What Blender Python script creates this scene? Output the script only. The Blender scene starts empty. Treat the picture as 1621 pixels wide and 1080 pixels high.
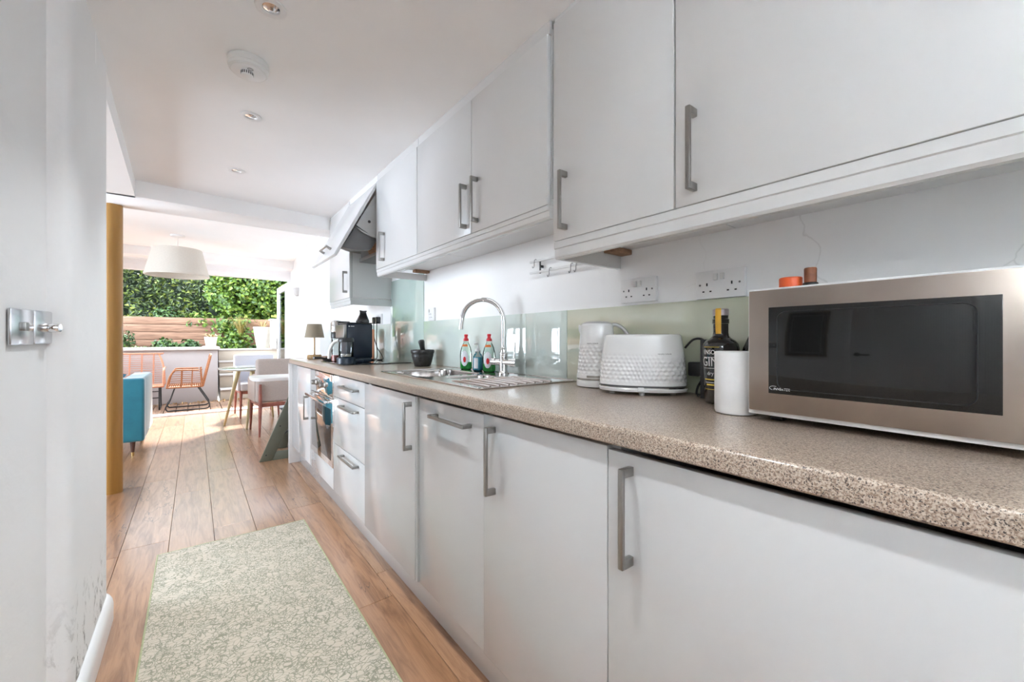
import bpy, bmesh, math, random
import numpy as np
from mathutils import Vector, Matrix
random.seed(7)
PI = math.pi
sc = bpy.context.scene
COL = sc.collection

# ---------------------------------------------------------------- camera
cam_d = bpy.data.cameras.new('camera')
cam_d.sensor_width = 36.0
cam_d.lens = 650.0 / 1621.0 * 36.0
cam_d.shift_y = -3.0 / 1621.0
cam_d.clip_start = 0.01
cam = bpy.data.objects.new('camera', cam_d)
COL.objects.link(cam)
cam.location = (0, 0, 1.083)
cam.rotation_euler = (PI / 2, 0, -math.atan(502.5 / 650.0))
sc.camera = cam

# ---------------------------------------------------------------- light and exposure
SKY, GLOW = 1.9, 4.0
world = bpy.data.worlds.new('overcast_sky')
sc.world = world
world.use_nodes = True
wnt = world.node_tree
bg = wnt.nodes['Background']
# sky with an added bright lobe towards -X that lights the rooms inside
wtc = wnt.nodes.new('ShaderNodeTexCoord'); wsp = wnt.nodes.new('ShaderNodeSeparateXYZ')
wnt.links.new(wtc.outputs['Generated'], wsp.inputs[0])
wmr = wnt.nodes.new('ShaderNodeMapRange'); wmr.interpolation_type = 'SMOOTHSTEP'
wmr.inputs['From Min'].default_value = 0.35; wmr.inputs['From Max'].default_value = 0.95
wmr.inputs['To Min'].default_value = SKY; wmr.inputs['To Max'].default_value = SKY + GLOW
wneg = wnt.nodes.new('ShaderNodeMath'); wneg.operation = 'MULTIPLY'; wneg.inputs[1].default_value = -1
wnt.links.new(wsp.outputs[0], wneg.inputs[0]); wnt.links.new(wneg.outputs[0], wmr.inputs['Value'])
wnt.links.new(wmr.outputs[0], bg.inputs[1])
bg.inputs[0].default_value = (0.81, 0.925, 1.06, 1)

sun_d = bpy.data.lights.new('sun', 'SUN')
sun_d.energy = 5.0
sun_d.angle = math.radians(6)
sun_d.color = (1.0, 0.95, 0.86)
sun = bpy.data.objects.new('sun', sun_d)
COL.objects.link(sun)
sun.rotation_euler = Vector((-0.28, -0.78, -0.80)).to_track_quat('-Z', 'Y').to_euler()

def portal(name, loc, rot, sx, sy):
    d = bpy.data.lights.new(name, 'AREA')
    d.shape = 'RECTANGLE'; d.size = sx; d.size_y = sy
    d.cycles.is_portal = True
    o = bpy.data.objects.new(name, d); COL.objects.link(o)
    o.location = loc; o.rotation_euler = rot
portal('daylight_portal', (-0.60, 7.62, 1.02), (PI / 2, 0, PI), 3.7, 2.05)
portal('daylight_portal', (-3.36, 4.0, 1.22), (0, -PI / 2, 0), 1.85, 2.8)
portal('daylight_portal', (0.1, -1.82, 1.50), (PI / 2, 0, 0), 1.2, 1.1)

sc.view_settings.view_transform = 'Standard'
sc.view_settings.look = 'None'
sc.view_settings.gamma = 1.0
sc.view_settings.use_curve_mapping = False
sc.view_settings.exposure = 1.72
sc.cycles.use_denoising = True
sc.cycles.max_bounces = 14
sc.cycles.diffuse_bounces = 8
sc.cycles.glossy_bounces = 6
sc.cycles.transmission_bounces = 8
sc.cycles.transparent_max_bounces = 12
sc.cycles.caustics_reflective = False
sc.cycles.caustics_refractive = False
sc.cycles.sample_clamp_indirect = 40.0

# ---------------------------------------------------------------- materials
def new_mat(name):
    m = bpy.data.materials.new(name); m.use_nodes = True
    nt = m.node_tree
    return m, nt, nt.nodes['Principled BSDF']

def setp(b, **k):
    names = dict(color='Base Color', rough='Roughness', metal='Metallic', trans='Transmission Weight', ior='IOR',
                 coat='Coat Weight', coat_rough='Coat Roughness', spec='Specular IOR Level', alpha='Alpha',
                 sheen='Sheen Weight', aniso='Anisotropic')
    for kk, v in k.items():
        if kk == 'color': v = (*v, 1) if len(v) == 3 else v
        b.inputs[names[kk]].default_value = v

def tex_coord(nt, scale=(1, 1, 1), kind='Object', rot=(0, 0, 0)):
    tc = nt.nodes.new('ShaderNodeTexCoord'); mp = nt.nodes.new('ShaderNodeMapping')
    mp.inputs['Scale'].default_value = scale; mp.inputs['Rotation'].default_value = rot
    nt.links.new(tc.outputs[kind], mp.inputs[0]); return mp.outputs[0]

def noise(nt, vec, scale, detail=3, rough=0.5, dist=0.0):
    n = nt.nodes.new('ShaderNodeTexNoise'); n.inputs['Scale'].default_value = scale
    n.inputs['Detail'].default_value = detail; n.inputs['Roughness'].default_value = rough
    n.inputs['Distortion'].default_value = dist
    nt.links.new(vec, n.inputs['Vector']); return n

def ramp(nt, fac, stops, interp='LINEAR'):
    r = nt.nodes.new('ShaderNodeValToRGB'); r.color_ramp.interpolation = interp
    e = r.color_ramp.elements
    while len(e) < len(stops): e.new(0.5)
    for i, (p, c) in enumerate(stops):
        e[i].position = p; e[i].color = (*c, 1) if len(c) == 3 else c
    nt.links.new(fac, r.inputs[0]); return r.outputs[0]

def mix(nt, a, b, fac, mode='MIX'):
    m = nt.nodes.new('ShaderNodeMix'); m.data_type = 'RGBA'; m.blend_type = mode
    for s, v in ((m.inputs[6], a), (m.inputs[7], b), (m.inputs[0], fac)):
        if hasattr(v, 'is_linked') or hasattr(v, 'links'): nt.links.new(v, s)
        else: s.default_value = v if not isinstance(v, tuple) else ((*v, 1) if len(v) == 3 else v)
    return m.outputs[2]

def bump(nt, b, h, strength=0.3, dist=0.01):
    n = nt.nodes.new('ShaderNodeBump'); n.inputs['Strength'].default_value = strength
    n.inputs['Distance'].default_value = dist
    nt.links.new(h, n.inputs['Height']); nt.links.new(n.outputs[0], b.inputs['Normal'])

def basic(name, color, rough=0.5, var=0.06, scale=12, bmp=0.0, **k):
    """a base colour with a little procedural variation"""
    m, nt, b = new_mat(name)
    setp(b, rough=rough, **k)
    n = noise(nt, tex_coord(nt), scale, 3)
    c0 = tuple(max(0, v * (1 - var)) for v in color); c1 = tuple(min(1, v * (1 + var)) for v in color)
    nt.links.new(ramp(nt, n.outputs[0], [(0.3, c0), (0.7, c1)]), b.inputs['Base Color'])
    if bmp: bump(nt, b, n.outputs[0], bmp, 0.004)
    return m

M = {}
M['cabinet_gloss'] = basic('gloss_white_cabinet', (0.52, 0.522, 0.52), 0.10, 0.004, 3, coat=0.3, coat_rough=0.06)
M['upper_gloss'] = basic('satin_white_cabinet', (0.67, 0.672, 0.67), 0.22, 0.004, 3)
M['carcass'] = basic('white_melamine', (0.76, 0.76, 0.76), 0.45, 0.01)
M['raw_board'] = basic('raw_chipboard_edge', (0.30, 0.17, 0.10), 0.8, 0.3, 60)
M['dark_gap'] = basic('black_gap_shade', (0.02, 0.02, 0.02), 0.8)  # flat black standing for the shade in a door gap
M['white_plastic'] = basic('white_plastic', (0.82, 0.82, 0.82), 0.3, 0.01)
M['offwhite_plastic'] = basic('off_white_plastic', (0.72, 0.72, 0.70), 0.4, 0.02)
M['black_plastic'] = basic('black_plastic', (0.015, 0.015, 0.016), 0.35)
M['black_gloss'] = basic('black_gloss', (0.008, 0.008, 0.009), 0.06, coat=0.5)
M['black_hole'] = basic('dark_socket_hole', (0.01, 0.01, 0.01), 0.9)
M['nickel'] = basic('brushed_nickel', (0.36, 0.35, 0.33), 0.32, 0.05, 40, metal=1.0)
M['switch_chrome'] = basic('satin_chrome_plate', (0.72, 0.72, 0.73), 0.22, 0.02, metal=1.0)
M['rail_white'] = basic('white_rail', (0.72, 0.72, 0.72), 0.4)
M['frame_brown'] = basic('brown_frame', (0.20, 0.13, 0.08), 0.5, 0.2)
M['chrome'] = basic('chrome', (0.75, 0.75, 0.75), 0.07, 0.02, metal=1.0)
M['mirror_chrome'] = basic('polished_plate', (0.85, 0.85, 0.85), 0.04, 0.01, metal=1.0)
M['sink_steel'] = basic('sink_steel', (0.60, 0.57, 0.55), 0.12, 0.03, 30, metal=1.0)
M['grey_metal'] = basic('grey_painted_metal', (0.42, 0.42, 0.41), 0.45, 0.04)
M['dark_metal'] = basic('dark_grey_metal', (0.13, 0.13, 0.13), 0.4)
M['black_metal'] = basic('black_metal', (0.012, 0.012, 0.013), 0.4)
M['orange'] = basic('orange_plastic', (0.85, 0.13, 0.03), 0.4)
M['red'] = basic('red_plastic', (0.65, 0.02, 0.03), 0.35)
M['cork_wood'] = basic('red_brown_wood', (0.26, 0.09, 0.04), 0.5, 0.35, 40)
M['navy'] = basic('navy_enamel', (0.006, 0.015, 0.032), 0.3, 0.08)
M['stone_black'] = basic('black_granite', (0.02, 0.02, 0.02), 0.35, 0.5, 90, 0.4)
M['copper'] = basic('copper_board', (0.55, 0.24, 0.13), 0.35, 0.2, 8, metal=0.5)
M['lamp_shade'] = basic('taupe_shade', (0.30, 0.25, 0.18), 0.8, 0.05)
M['brass'] = basic('brass', (0.55, 0.38, 0.16), 0.3, metal=1.0)
M['bronze'] = basic('bronze_stem', (0.45, 0.30, 0.17), 0.35, metal=0.6)
M['base_wood'] = basic('ribbed_base_wood', (0.42, 0.27, 0.12), 0.5, 0.2, 30)
M['brown'] = basic('brown_ceramic', (0.30, 0.18, 0.12), 0.4)
M['pendant'] = basic('pale_linen_shade', (0.66, 0.62, 0.55), 0.85, 0.03, 80)
M['fabric_beige'] = basic('beige_fabric', (0.44, 0.37, 0.33), 0.95, 0.06, 120, 0.2)
M['fabric_daylit'] = basic('daylit_chair_fabric', (0.62, 0.63, 0.68), 0.95, 0.05, 120, 0.2)  # paler copy of the chair fabric, daylight put into its colour
M['chair_wood'] = basic('mahogany_legs', (0.30, 0.10, 0.07), 0.45, 0.2, 20)
M['sage'] = basic('olive_painted_wood', (0.13, 0.14, 0.105), 0.55, 0.08, 9)
M['table_leg'] = basic('pale_brass_leg', (0.60, 0.52, 0.30), 0.35, 0.05, metal=0.35)
M['walnut'] = basic('dark_sofa_leg', (0.09, 0.035, 0.025), 0.4)
M['rattan'] = basic('tan_rattan', (0.28, 0.10, 0.032), 0.6, 0.25, 60)
M['rattan_pink'] = basic('faded_rattan', (0.42, 0.17, 0.09), 0.7, 0.2, 60)
M['pot'] = basic('white_glazed_pot', (0.58, 0.54, 0.49), 0.6, 0.08, 10)
M['upvc'] = basic('white_frame', (0.85, 0.85, 0.86), 0.35, 0.01)
M['stem'] = basic('plant_stem', (0.10, 0.06, 0.03), 0.9, 0.3)
M['label_dark'] = basic('dark_lettering', (0.03, 0.03, 0.035), 0.5)
M['label_white'] = basic('white_lettering', (0.8, 0.8, 0.8), 0.5)
M['label_yellow'] = basic('yellow_lettering', (0.8, 0.6, 0.06), 0.5)
M['label_paper'] = basic('white_label', (0.75, 0.76, 0.78), 0.5, 0.03)
M['gold_foil'] = basic('gold_foil_strip', (0.75, 0.42, 0.04), 0.35, 0.08, 40)
M['silver_cap'] = basic('silver_cap', (0.45, 0.40, 0.42), 0.3, metal=0.8)
M['gin_glass'] = basic('black_bottle_glass', (0.006, 0.006, 0.006), 0.08, coat=0.6)
M['white_ceramic'] = basic('matt_white_cylinder', (0.76, 0.76, 0.76), 0.55, 0.01)
M['appliance_white'] = basic('gloss_white_appliance', (0.78, 0.78, 0.78), 0.14, 0.005, coat=0.4)
M['orange_label'] = basic('orange_label', (0.75, 0.18, 0.03), 0.5)
M['green_glass_edge'] = basic('glass_edge', (0.30, 0.45, 0.38), 0.2)

def glassy(name, color, rough=0.02, ior=1.45, trans=1.0):
    m, nt, b = new_mat(name); setp(b, color=color, rough=rough, trans=trans, ior=ior); return m
def thin_glass(name, color=(1, 1, 1), refl=0.12):
    m = bpy.data.materials.new(name); m.use_nodes = True; nt = m.node_tree
    nt.nodes.remove(nt.nodes['Principled BSDF'])
    t = nt.nodes.new('ShaderNodeBsdfTransparent'); t.inputs[0].default_value = (*color, 1)
    g = nt.nodes.new('ShaderNodeBsdfGlossy'); g.inputs[1].default_value = 0.02
    mx = nt.nodes.new('ShaderNodeMixShader'); fr = nt.nodes.new('ShaderNodeFresnel'); fr.inputs[0].default_value = 1.45
    nt.links.new(fr.outputs[0], mx.inputs[0]); nt.links.new(t.outputs[0], mx.inputs[1]); nt.links.new(g.outputs[0], mx.inputs[2])
    nt.links.new(mx.outputs[0], nt.nodes['Material Output'].inputs[0]); return m
M['pane'] = thin_glass('window_pane')
M['clear_bottle'] = thin_glass('clear_bottle', (0.86, 0.93, 0.88))
M['jar_glass'] = thin_glass('jar_glass', (0.80, 0.82, 0.82))
M['green_liquid'] = glassy('green_washing_up_liquid', (0.05, 0.60, 0.10), 0.05, 1.33, 0.3)
M['blue_liquid'] = glassy('blue_hand_soap', (0.10, 0.66, 0.90), 0.08, 1.33, 0.05)
M['pink_liquid'] = basic('pink_contents', (0.75, 0.20, 0.18), 0.4)

# glass splashbacks: back painted pale green glass
def splash(name, col, col2):
    m, nt, b = new_mat(name); setp(b, rough=0.03, spec=0.6, coat=1.0, coat_rough=0.0)
    n = noise(nt, tex_coord(nt), 2.5, 3)
    nt.links.new(ramp(nt, n.outputs[0], [(0.35, col), (0.7, col2)]), b.inputs['Base Color'])
    return m
M['splash'] = splash('pale_green_glass', (0.60, 0.68, 0.63), (0.66, 0.73, 0.68))
M['splash_olive'] = splash('olive_tinted_glass', (0.50, 0.53, 0.40), (0.62, 0.64, 0.52))
M['splash_tall'] = splash('sage_glass', (0.48, 0.60, 0.54), (0.56, 0.67, 0.61))

# walls: white emulsion, uneven plaster
def plaster(name, color, strength=0.25, stains=False):
    m, nt, b = new_mat(name); setp(b, rough=0.55)
    v = tex_coord(nt)
    n1 = noise(nt, v, 2.0, 4, 0.55); n2 = noise(nt, v, 22, 3)
    c = ramp(nt, n1.outputs[0], [(0.3, tuple(x * 0.965 for x in color)), (0.65, color)])
    h = mix(nt, n1.outputs[1], n2.outputs[1], 0.25)
    if stains:
        # damp stains: dark flaking marks that follow the skirting, in bands low on the wall
        sep = nt.nodes.new('ShaderNodeSeparateXYZ'); nt.links.new(v, sep.inputs[0])
        vs = tex_coord(nt, (2.0, 2.0, 1.3)); ns = noise(nt, vs, 9, 8, 0.75, 0.5)
        k = ramp(nt, ns.outputs[0], [(0.54, (0, 0, 0)), (0.62, (1, 1, 1))])
        mr = nt.nodes.new('ShaderNodeMapRange'); mr.inputs[1].default_value = 0.16; mr.inputs[2].default_value = 0.40
        mr.inputs[3].default_value = 1.0; mr.inputs[4].default_value = 0.0
        nt.links.new(sep.outputs[2], mr.inputs[0])
        my = nt.nodes.new('ShaderNodeMapRange'); my.inputs[1].default_value = 1.62; my.inputs[2].default_value = 1.72
        nt.links.new(sep.outputs[1], my.inputs[0])
        f0 = nt.nodes.new('ShaderNodeMath'); f0.operation = 'MULTIPLY'
        nt.links.new(my.outputs[0], f0.inputs[0]); nt.links.new(mr.outputs[0], f0.inputs[1])
        f = nt.nodes.new('ShaderNodeMath'); f.operation = 'MULTIPLY'
        nt.links.new(k, f.inputs[0]); nt.links.new(f0.outputs[0], f.inputs[1])
        c = mix(nt, c, (0.20, 0.19, 0.18), f.outputs[0])
    nt.links.new(c, b.inputs['Base Color']); bump(nt, b, h, strength, 0.02)
    return m
M['wall'] = plaster('white_wall', (0.89, 0.89, 0.89), 0.16)
M['wall_rough'] = plaster('white_uneven_wall', (0.82, 0.82, 0.82), 0.35)
M['wall_pier'] = plaster('white_stained_wall', (0.84, 0.84, 0.84), 0.4, True)
M['ceiling'] = plaster('white_ceiling', (0.92, 0.92, 0.92), 0.10)
M['render'] = plaster('painted_garden_wall', (0.40, 0.36, 0.35), 0.3)
M['coping'] = plaster('pale_coping', (0.50, 0.46, 0.43), 0.2)
M['step_tile'] = plaster('beige_step', (0.40, 0.33, 0.26), 0.3)
M['skirting'] = basic('skirting_gloss', (0.80, 0.80, 0.80), 0.25, 0.01)

def wall_right_mat():
    """painted kitchen wall: patched plaster, a crack and a rough band above the microwave"""
    m, nt, b = new_mat('patched_kitchen_wall'); setp(b, rough=0.42)
    v = tex_coord(nt)
    n1 = noise(nt, v, 3.0, 4, 0.55); n2 = noise(nt, v, 14, 6, 0.65)
    patches = ramp(nt, noise(nt, v, 5.0, 2).outputs[0], [(0.50, (0, 0, 0)), (0.62, (1, 1, 1))])
    sep = nt.nodes.new('ShaderNodeSeparateXYZ'); nt.links.new(v, sep.inputs[0])
    mr = nt.nodes.new('ShaderNodeMapRange'); mr.inputs[1].default_value = 0.30; mr.inputs[2].default_value = 0.80
    mr.inputs[3].default_value = 1.0; mr.inputs[4].default_value = 0.06
    nt.links.new(sep.outputs[1], mr.inputs[0])
    f = nt.nodes.new('ShaderNodeMath'); f.operation = 'MULTIPLY'; nt.links.new(patches, f.inputs[0]); nt.links.new(mr.outputs[0], f.inputs[1])
    h = mix(nt, (0.5, 0.5, 0.5), n2.outputs[0], f.outputs[0])
    h2 = mix(nt, h, n1.outputs[0], 0.15)
    # crack
    w = nt.nodes.new('ShaderNodeTexVoronoi'); w.feature = 'DISTANCE_TO_EDGE'; w.inputs['Scale'].default_value = 2.6
    dv = nt.nodes.new('ShaderNodeVectorMath'); dv.operation = 'ADD'
    sc_ = nt.nodes.new('ShaderNodeVectorMath'); sc_.operation = 'SCALE'; sc_.inputs[3].default_value = 0.10
    nt.links.new(noise(nt, v, 9, 4).outputs[1], sc_.inputs[0]); nt.links.new(v, dv.inputs[0]); nt.links.new(sc_.outputs[0], dv.inputs[1])
    nt.links.new(dv.outputs[0], w.inputs['Vector'])
    cr = ramp(nt, w.outputs['Distance'], [(0.0, (1, 1, 1)), (0.006, (0, 0, 0))])
    f2 = nt.nodes.new('ShaderNodeMath'); f2.operation = 'MULTIPLY'; nt.links.new(cr, f2.inputs[0]); nt.links.new(mr.outputs[0], f2.inputs[1])
    f3 = nt.nodes.new('ShaderNodeMath'); f3.operation = 'MULTIPLY'; nt.links.new(f2.outputs[0], f3.inputs[0]); f3.inputs[1].default_value = 0.35
    c = ramp(nt, n1.outputs[0], [(0.3, (0.87, 0.87, 0.87)), (0.65, (0.90, 0.90, 0.90))])
    nt.links.new(mix(nt, c, (0.42, 0.41, 0.40), f3.outputs[0]), b.inputs['Base Color'])
    bump(nt, b, h2, 0.35, 0.012)
    return m
M['wall_right'] = wall_right_mat()

def worktop_mat():
    m, nt, b = new_mat('speckled_worktop'); setp(b, rough=0.28, spec=0.5, coat=0.35, coat_rough=0.12)
    v = tex_coord(nt)
    n1 = noise(nt, v, 330, 2, 0.6); n2 = noise(nt, v, 520, 1, 0.5); n3 = noise(nt, v, 230, 1, 0.5)
    c = ramp(nt, n1.outputs[0], [(0.40, (0.235, 0.165, 0.12)), (0.50, (0.40, 0.315, 0.25)), (0.62, (0.50, 0.42, 0.34))])
    dark = ramp(nt, n2.outputs[0], [(0.34, (1, 1, 1)), (0.40, (0, 0, 0))])
    c = mix(nt, c, (0.045, 0.035, 0.03), dark)
    dk2 = ramp(nt, n3.outputs[0], [(0.30, (1, 1, 1)), (0.34, (0, 0, 0))])
    c = mix(nt, c, (0.07, 0.05, 0.04), dk2)
    nt.links.new(c, b.inputs['Base Color'])
    return m
M['worktop'] = worktop_mat()

def steel_mat():
    m, nt, b = new_mat('brushed_stainless'); setp(b, rough=0.30, metal=1.0)
    v = tex_coord(nt, (1, 1, 90))
    n = noise(nt, v, 8, 2); sm = noise(nt, tex_coord(nt), 9, 3)
    c = ramp(nt, sm.outputs[0], [(0.3, (0.40, 0.34, 0.30)), (0.7, (0.46, 0.40, 0.35))])
    nt.links.new(c, b.inputs['Base Color'])
    r = nt.nodes.new('ShaderNodeMapRange'); r.inputs[3].default_value = 0.27; r.inputs[4].default_value = 0.31
    nt.links.new(n.outputs[0], r.inputs[0]); nt.links.new(r.outputs[0], b.inputs['Roughness'])
    return m
M['mw_steel'] = steel_mat()

def mw_window():
    m, nt, b = new_mat('dark_microwave_window'); setp(b, rough=0.05, spec=0.5)
    v = tex_coord(nt, (1, 1, 1))
    w = nt.nodes.new('ShaderNodeTexWave'); w.inputs['Scale'].default_value = 110; w.bands_direction = 'Y'
    nt.links.new(v, w.inputs['Vector'])
    nt.links.new(ramp(nt, w.outputs[0], [(0, (0.006, 0.006, 0.006)), (1, (0.012, 0.012, 0.011))]), b.inputs['Base Color'])
    return m
M['mw_window'] = mw_window()

def wood_floor():
    m, nt, b = new_mat('oak_floorboards'); setp(b, spec=0.55)
    geo = nt.nodes.new('ShaderNodeNewGeometry')
    tc = nt.nodes.new('ShaderNodeTexCoord')
    off = nt.nodes.new('ShaderNodeVectorMath'); off.operation = 'MULTIPLY_ADD'
    comb = nt.nodes.new('ShaderNodeCombineXYZ')
    for i in range(3): nt.links.new(geo.outputs['Random Per Island'], comb.inputs[i])
    off.inputs[1].default_value = (37, 53, 11)
    nt.links.new(comb.outputs[0], off.inputs[0]); nt.links.new(tc.outputs['Object'], off.inputs[2])
    mp = nt.nodes.new('ShaderNodeMapping'); mp.inputs['Scale'].default_value = (9, 0.9, 1); nt.links.new(off.outputs[0], mp.inputs[0])
    g1 = noise(nt, mp.outputs[0], 3.0, 6, 0.6, 1.2)
    mp2 = nt.nodes.new('ShaderNodeMapping'); mp2.inputs['Scale'].default_value = (60, 2.5, 1); nt.links.new(off.outputs[0], mp2.inputs[0])
    g2 = noise(nt, mp2.outputs[0], 3.0, 3, 0.6)
    tone = ramp(nt, geo.outputs['Random Per Island'], [(0.0, (0.33, 0.165, 0.08)), (0.35, (0.42, 0.225, 0.12)), (0.7, (0.36, 0.20, 0.105)), (1.0, (0.47, 0.27, 0.155))])
    grain = ramp(nt, g1.outputs[0], [(0.28, (0.50, 0.42, 0.36)), (0.55, (1, 1, 1)), (0.8, (1.12, 1.1, 1.05))])
    fine = ramp(nt, g2.outputs[0], [(0.3, (0.85, 0.82, 0.8)), (0.6, (1, 1, 1))])
    c = mix(nt, tone, grain, 1.0, 'MULTIPLY'); c = mix(nt, c, fine, 1.0, 'MULTIPLY')
    # dark shakes along the grain
    mp3 = nt.nodes.new('ShaderNodeMapping'); mp3.inputs['Scale'].default_value = (5.0, 0.75, 1); nt.links.new(off.outputs[0], mp3.inputs[0])
    g3 = noise(nt, mp3.outputs[0], 1.6, 5, 0.55, 0.3)
    sub = nt.nodes.new('ShaderNodeMath'); sub.operation = 'SUBTRACT'; sub.inputs[1].default_value = 0.5; nt.links.new(g3.outputs[0], sub.inputs[0])
    ab = nt.nodes.new('ShaderNodeMath'); ab.operation = 'ABSOLUTE'; nt.links.new(sub.outputs[0], ab.inputs[0])
    line = ramp(nt, ab.outputs[0], [(0.0, (1, 1, 1)), (0.006, (0, 0, 0))])
    msk = noise(nt, off.outputs[0], 1.4, 2)
    mk = ramp(nt, msk.outputs[0], [(0.52, (0, 0, 0)), (0.60, (1, 1, 1))])
    fm = nt.nodes.new('ShaderNodeMath'); fm.operation = 'MULTIPLY'; nt.links.new(line, fm.inputs[0]); nt.links.new(mk, fm.inputs[1])
    c = mix(nt, c, (0.06, 0.03, 0.02), fm.outputs[0])
    nt.links.new(c, b.inputs['Base Color'])
    setp(b, rough=0.30, coat=1.0, coat_rough=0.26)
    bump(nt, b, g2.outputs[0], 0.08, 0.002)
    return m
M['floor'] = wood_floor()

def rug_mat():
    m, nt, b = new_mat('leaf_pattern_rug'); setp(b, rough=0.95)
    v = tex_coord(nt)
    wn = noise(nt, v, 14, 3)
    sc_ = nt.nodes.new('ShaderNodeVectorMath'); sc_.operation = 'SCALE'; sc_.inputs[3].default_value = 0.07
    nt.links.new(wn.outputs[1], sc_.inputs[0])
    ad = nt.nodes.new('ShaderNodeVectorMath'); nt.links.new(v, ad.inputs[0]); nt.links.new(sc_.outputs[0], ad.inputs[1])
    def lines(scale, w, sx=1.0):
        mp = nt.nodes.new('ShaderNodeMapping'); mp.inputs['Scale'].default_value = (1, sx, 1); nt.links.new(ad.outputs[0], mp.inputs[0])
        vo = nt.nodes.new('ShaderNodeTexVoronoi'); vo.feature = 'DISTANCE_TO_EDGE'; vo.inputs['Scale'].default_value = scale
        nt.links.new(mp.outputs[0], vo.inputs['Vector'])
        return ramp(nt, vo.outputs['Distance'], [(w * 0.5, (1, 1, 1)), (w, (0, 0, 0))])
    a = lines(38, 0.065, 1.5); d = lines(80, 0.085, 0.75)
    msk = ramp(nt, noise(nt, v, 17, 2).outputs[0], [(0.42, (0, 0, 0)), (0.48, (1, 1, 1))])
    mx = nt.nodes.new('ShaderNodeMath'); mx.operation = 'MULTIPLY'; nt.links.new(d, mx.inputs[0]); nt.links.new(msk, mx.inputs[1])
    mm = nt.nodes.new('ShaderNodeMath'); mm.operation = 'MAXIMUM'; nt.links.new(a, mm.inputs[0]); nt.links.new(mx.outputs[0], mm.inputs[1])
    f = nt.nodes.new('ShaderNodeMath'); f.operation = 'MULTIPLY'; f.inputs[1].default_value = 0.8; nt.links.new(mm.outputs[0], f.inputs[0])
    base = ramp(nt, noise(nt, v, 6, 2).outputs[0], [(0.3, (0.53, 0.465, 0.375)), (0.7, (0.57, 0.51, 0.42))])
    nt.links.new(mix(nt, base, (0.20, 0.205, 0.145), f.outputs[0]), b.inputs['Base Color'])
    bump(nt, b, noise(nt, v, 420, 1).outputs[0], 0.25, 0.002)
    return m
M['rug'] = rug_mat()

def striped(name, c0, c1, scale, direction='Z', rough=0.8, bmp=0.3, dist=0.0):
    m, nt, b = new_mat(name); setp(b, rough=rough)
    w = nt.nodes.new('ShaderNodeTexWave'); w.bands_direction = direction; w.inputs['Scale'].default_value = scale
    w.inputs['Distortion'].default_value = dist
    nt.links.new(tex_coord(nt), w.inputs['Vector'])
    nt.links.new(ramp(nt, w.outputs[0], [(0, c0), (1, c1)]), b.inputs['Base Color'])
    if bmp: bump(nt, b, w.outputs[0], bmp, 0.004)
    return m
def timber(name, c0, c1, sc3, rough=0.75):
    m, nt, b = new_mat(name); setp(b, rough=rough)
    n = noise(nt, tex_coord(nt, sc3), 4, 5, 0.6, 0.8)
    nt.links.new(ramp(nt, n.outputs[0], [(0.3, c0), (0.7, c1)]), b.inputs['Base Color'])
    bump(nt, b, n.outputs[0], 0.3, 0.004)
    return m
M['sleeper'] = timber('weathered_sleeper', (0.15, 0.075, 0.045), (0.38, 0.215, 0.135), (0.6, 4, 10))
M['deck'] = timber('decking', (0.13, 0.07, 0.04), (0.30, 0.17, 0.10), (10, 0.7, 3))
M['gold_column'] = timber('ochre_painted_column', (0.34, 0.17, 0.035), (0.40, 0.21, 0.05), (3, 3, 0.4), 0.4)
M['soil'] = basic('soil', (0.10, 0.06, 0.035), 0.95, 0.5, 20, 0.6)
M['dry_grass_ground'] = basic('dry_grass_ground', (0.16, 0.15, 0.04), 0.95, 0.4, 30, 0.5)
M['hedge_core'] = basic('hedge_shadow_core', (0.012, 0.022, 0.008), 0.95, 0.4, 10, 0.6)  # near-black fill, shade between the leaves put into its colour

def velvet(name, c0, c1):
    m, nt, b = new_mat(name); setp(b, rough=0.55, sheen=0.7)
    n = noise(nt, tex_coord(nt), 5, 4, 0.6)
    nt.links.new(ramp(nt, n.outputs[0], [(0.35, c0), (0.7, c1)]), b.inputs['Base Color'])
    return m
M['teal'] = velvet('teal_velvet', (0.004, 0.17, 0.25), (0.01, 0.24, 0.33))
M['teal_cushion'] = velvet('blue_cushion_velvet', (0.005, 0.13, 0.22), (0.01, 0.20, 0.31))

def leafmat(name, stops):
    m, nt, b = new_mat(name); setp(b, rough=0.45, spec=0.5)
    g = nt.nodes.new('ShaderNodeNewGeometry')
    nt.links.new(ramp(nt, g.outputs['Random Per Island'], stops), b.inputs['Base Color'])
    b.inputs['Subsurface Weight'].default_value = 0.0
    return m
M['leaf_dark'] = leafmat('dark_evergreen_leaves', [(0, (0.010, 0.022, 0.004)), (0.5, (0.032, 0.058, 0.008)), (0.82, (0.09, 0.13, 0.015)), (1, (0.26, 0.29, 0.05))])
M['leaf_bright'] = leafmat('bright_creeper_leaves', [(0, (0.024, 0.058, 0.005)), (0.5, (0.072, 0.14, 0.012)), (0.9, (0.17, 0.25, 0.03)), (1, (0.32, 0.36, 0.07))])
M['leaf_mid'] = leafmat('mid_green_leaves', [(0, (0.015, 0.042, 0.008)), (0.6, (0.038, 0.09, 0.015)), (1, (0.10, 0.18, 0.035))])
M['leaf_straw'] = leafmat('straw_leaves', [(0, (0.20, 0.13, 0.03)), (0.5, (0.30, 0.23, 0.06)), (1, (0.42, 0.30, 0.12))])
M['litter'] = leafmat('dry_leaf_litter', [(0, (0.22, 0.11, 0.04)), (0.6, (0.42, 0.24, 0.09)), (1, (0.60, 0.42, 0.18))])

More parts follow.
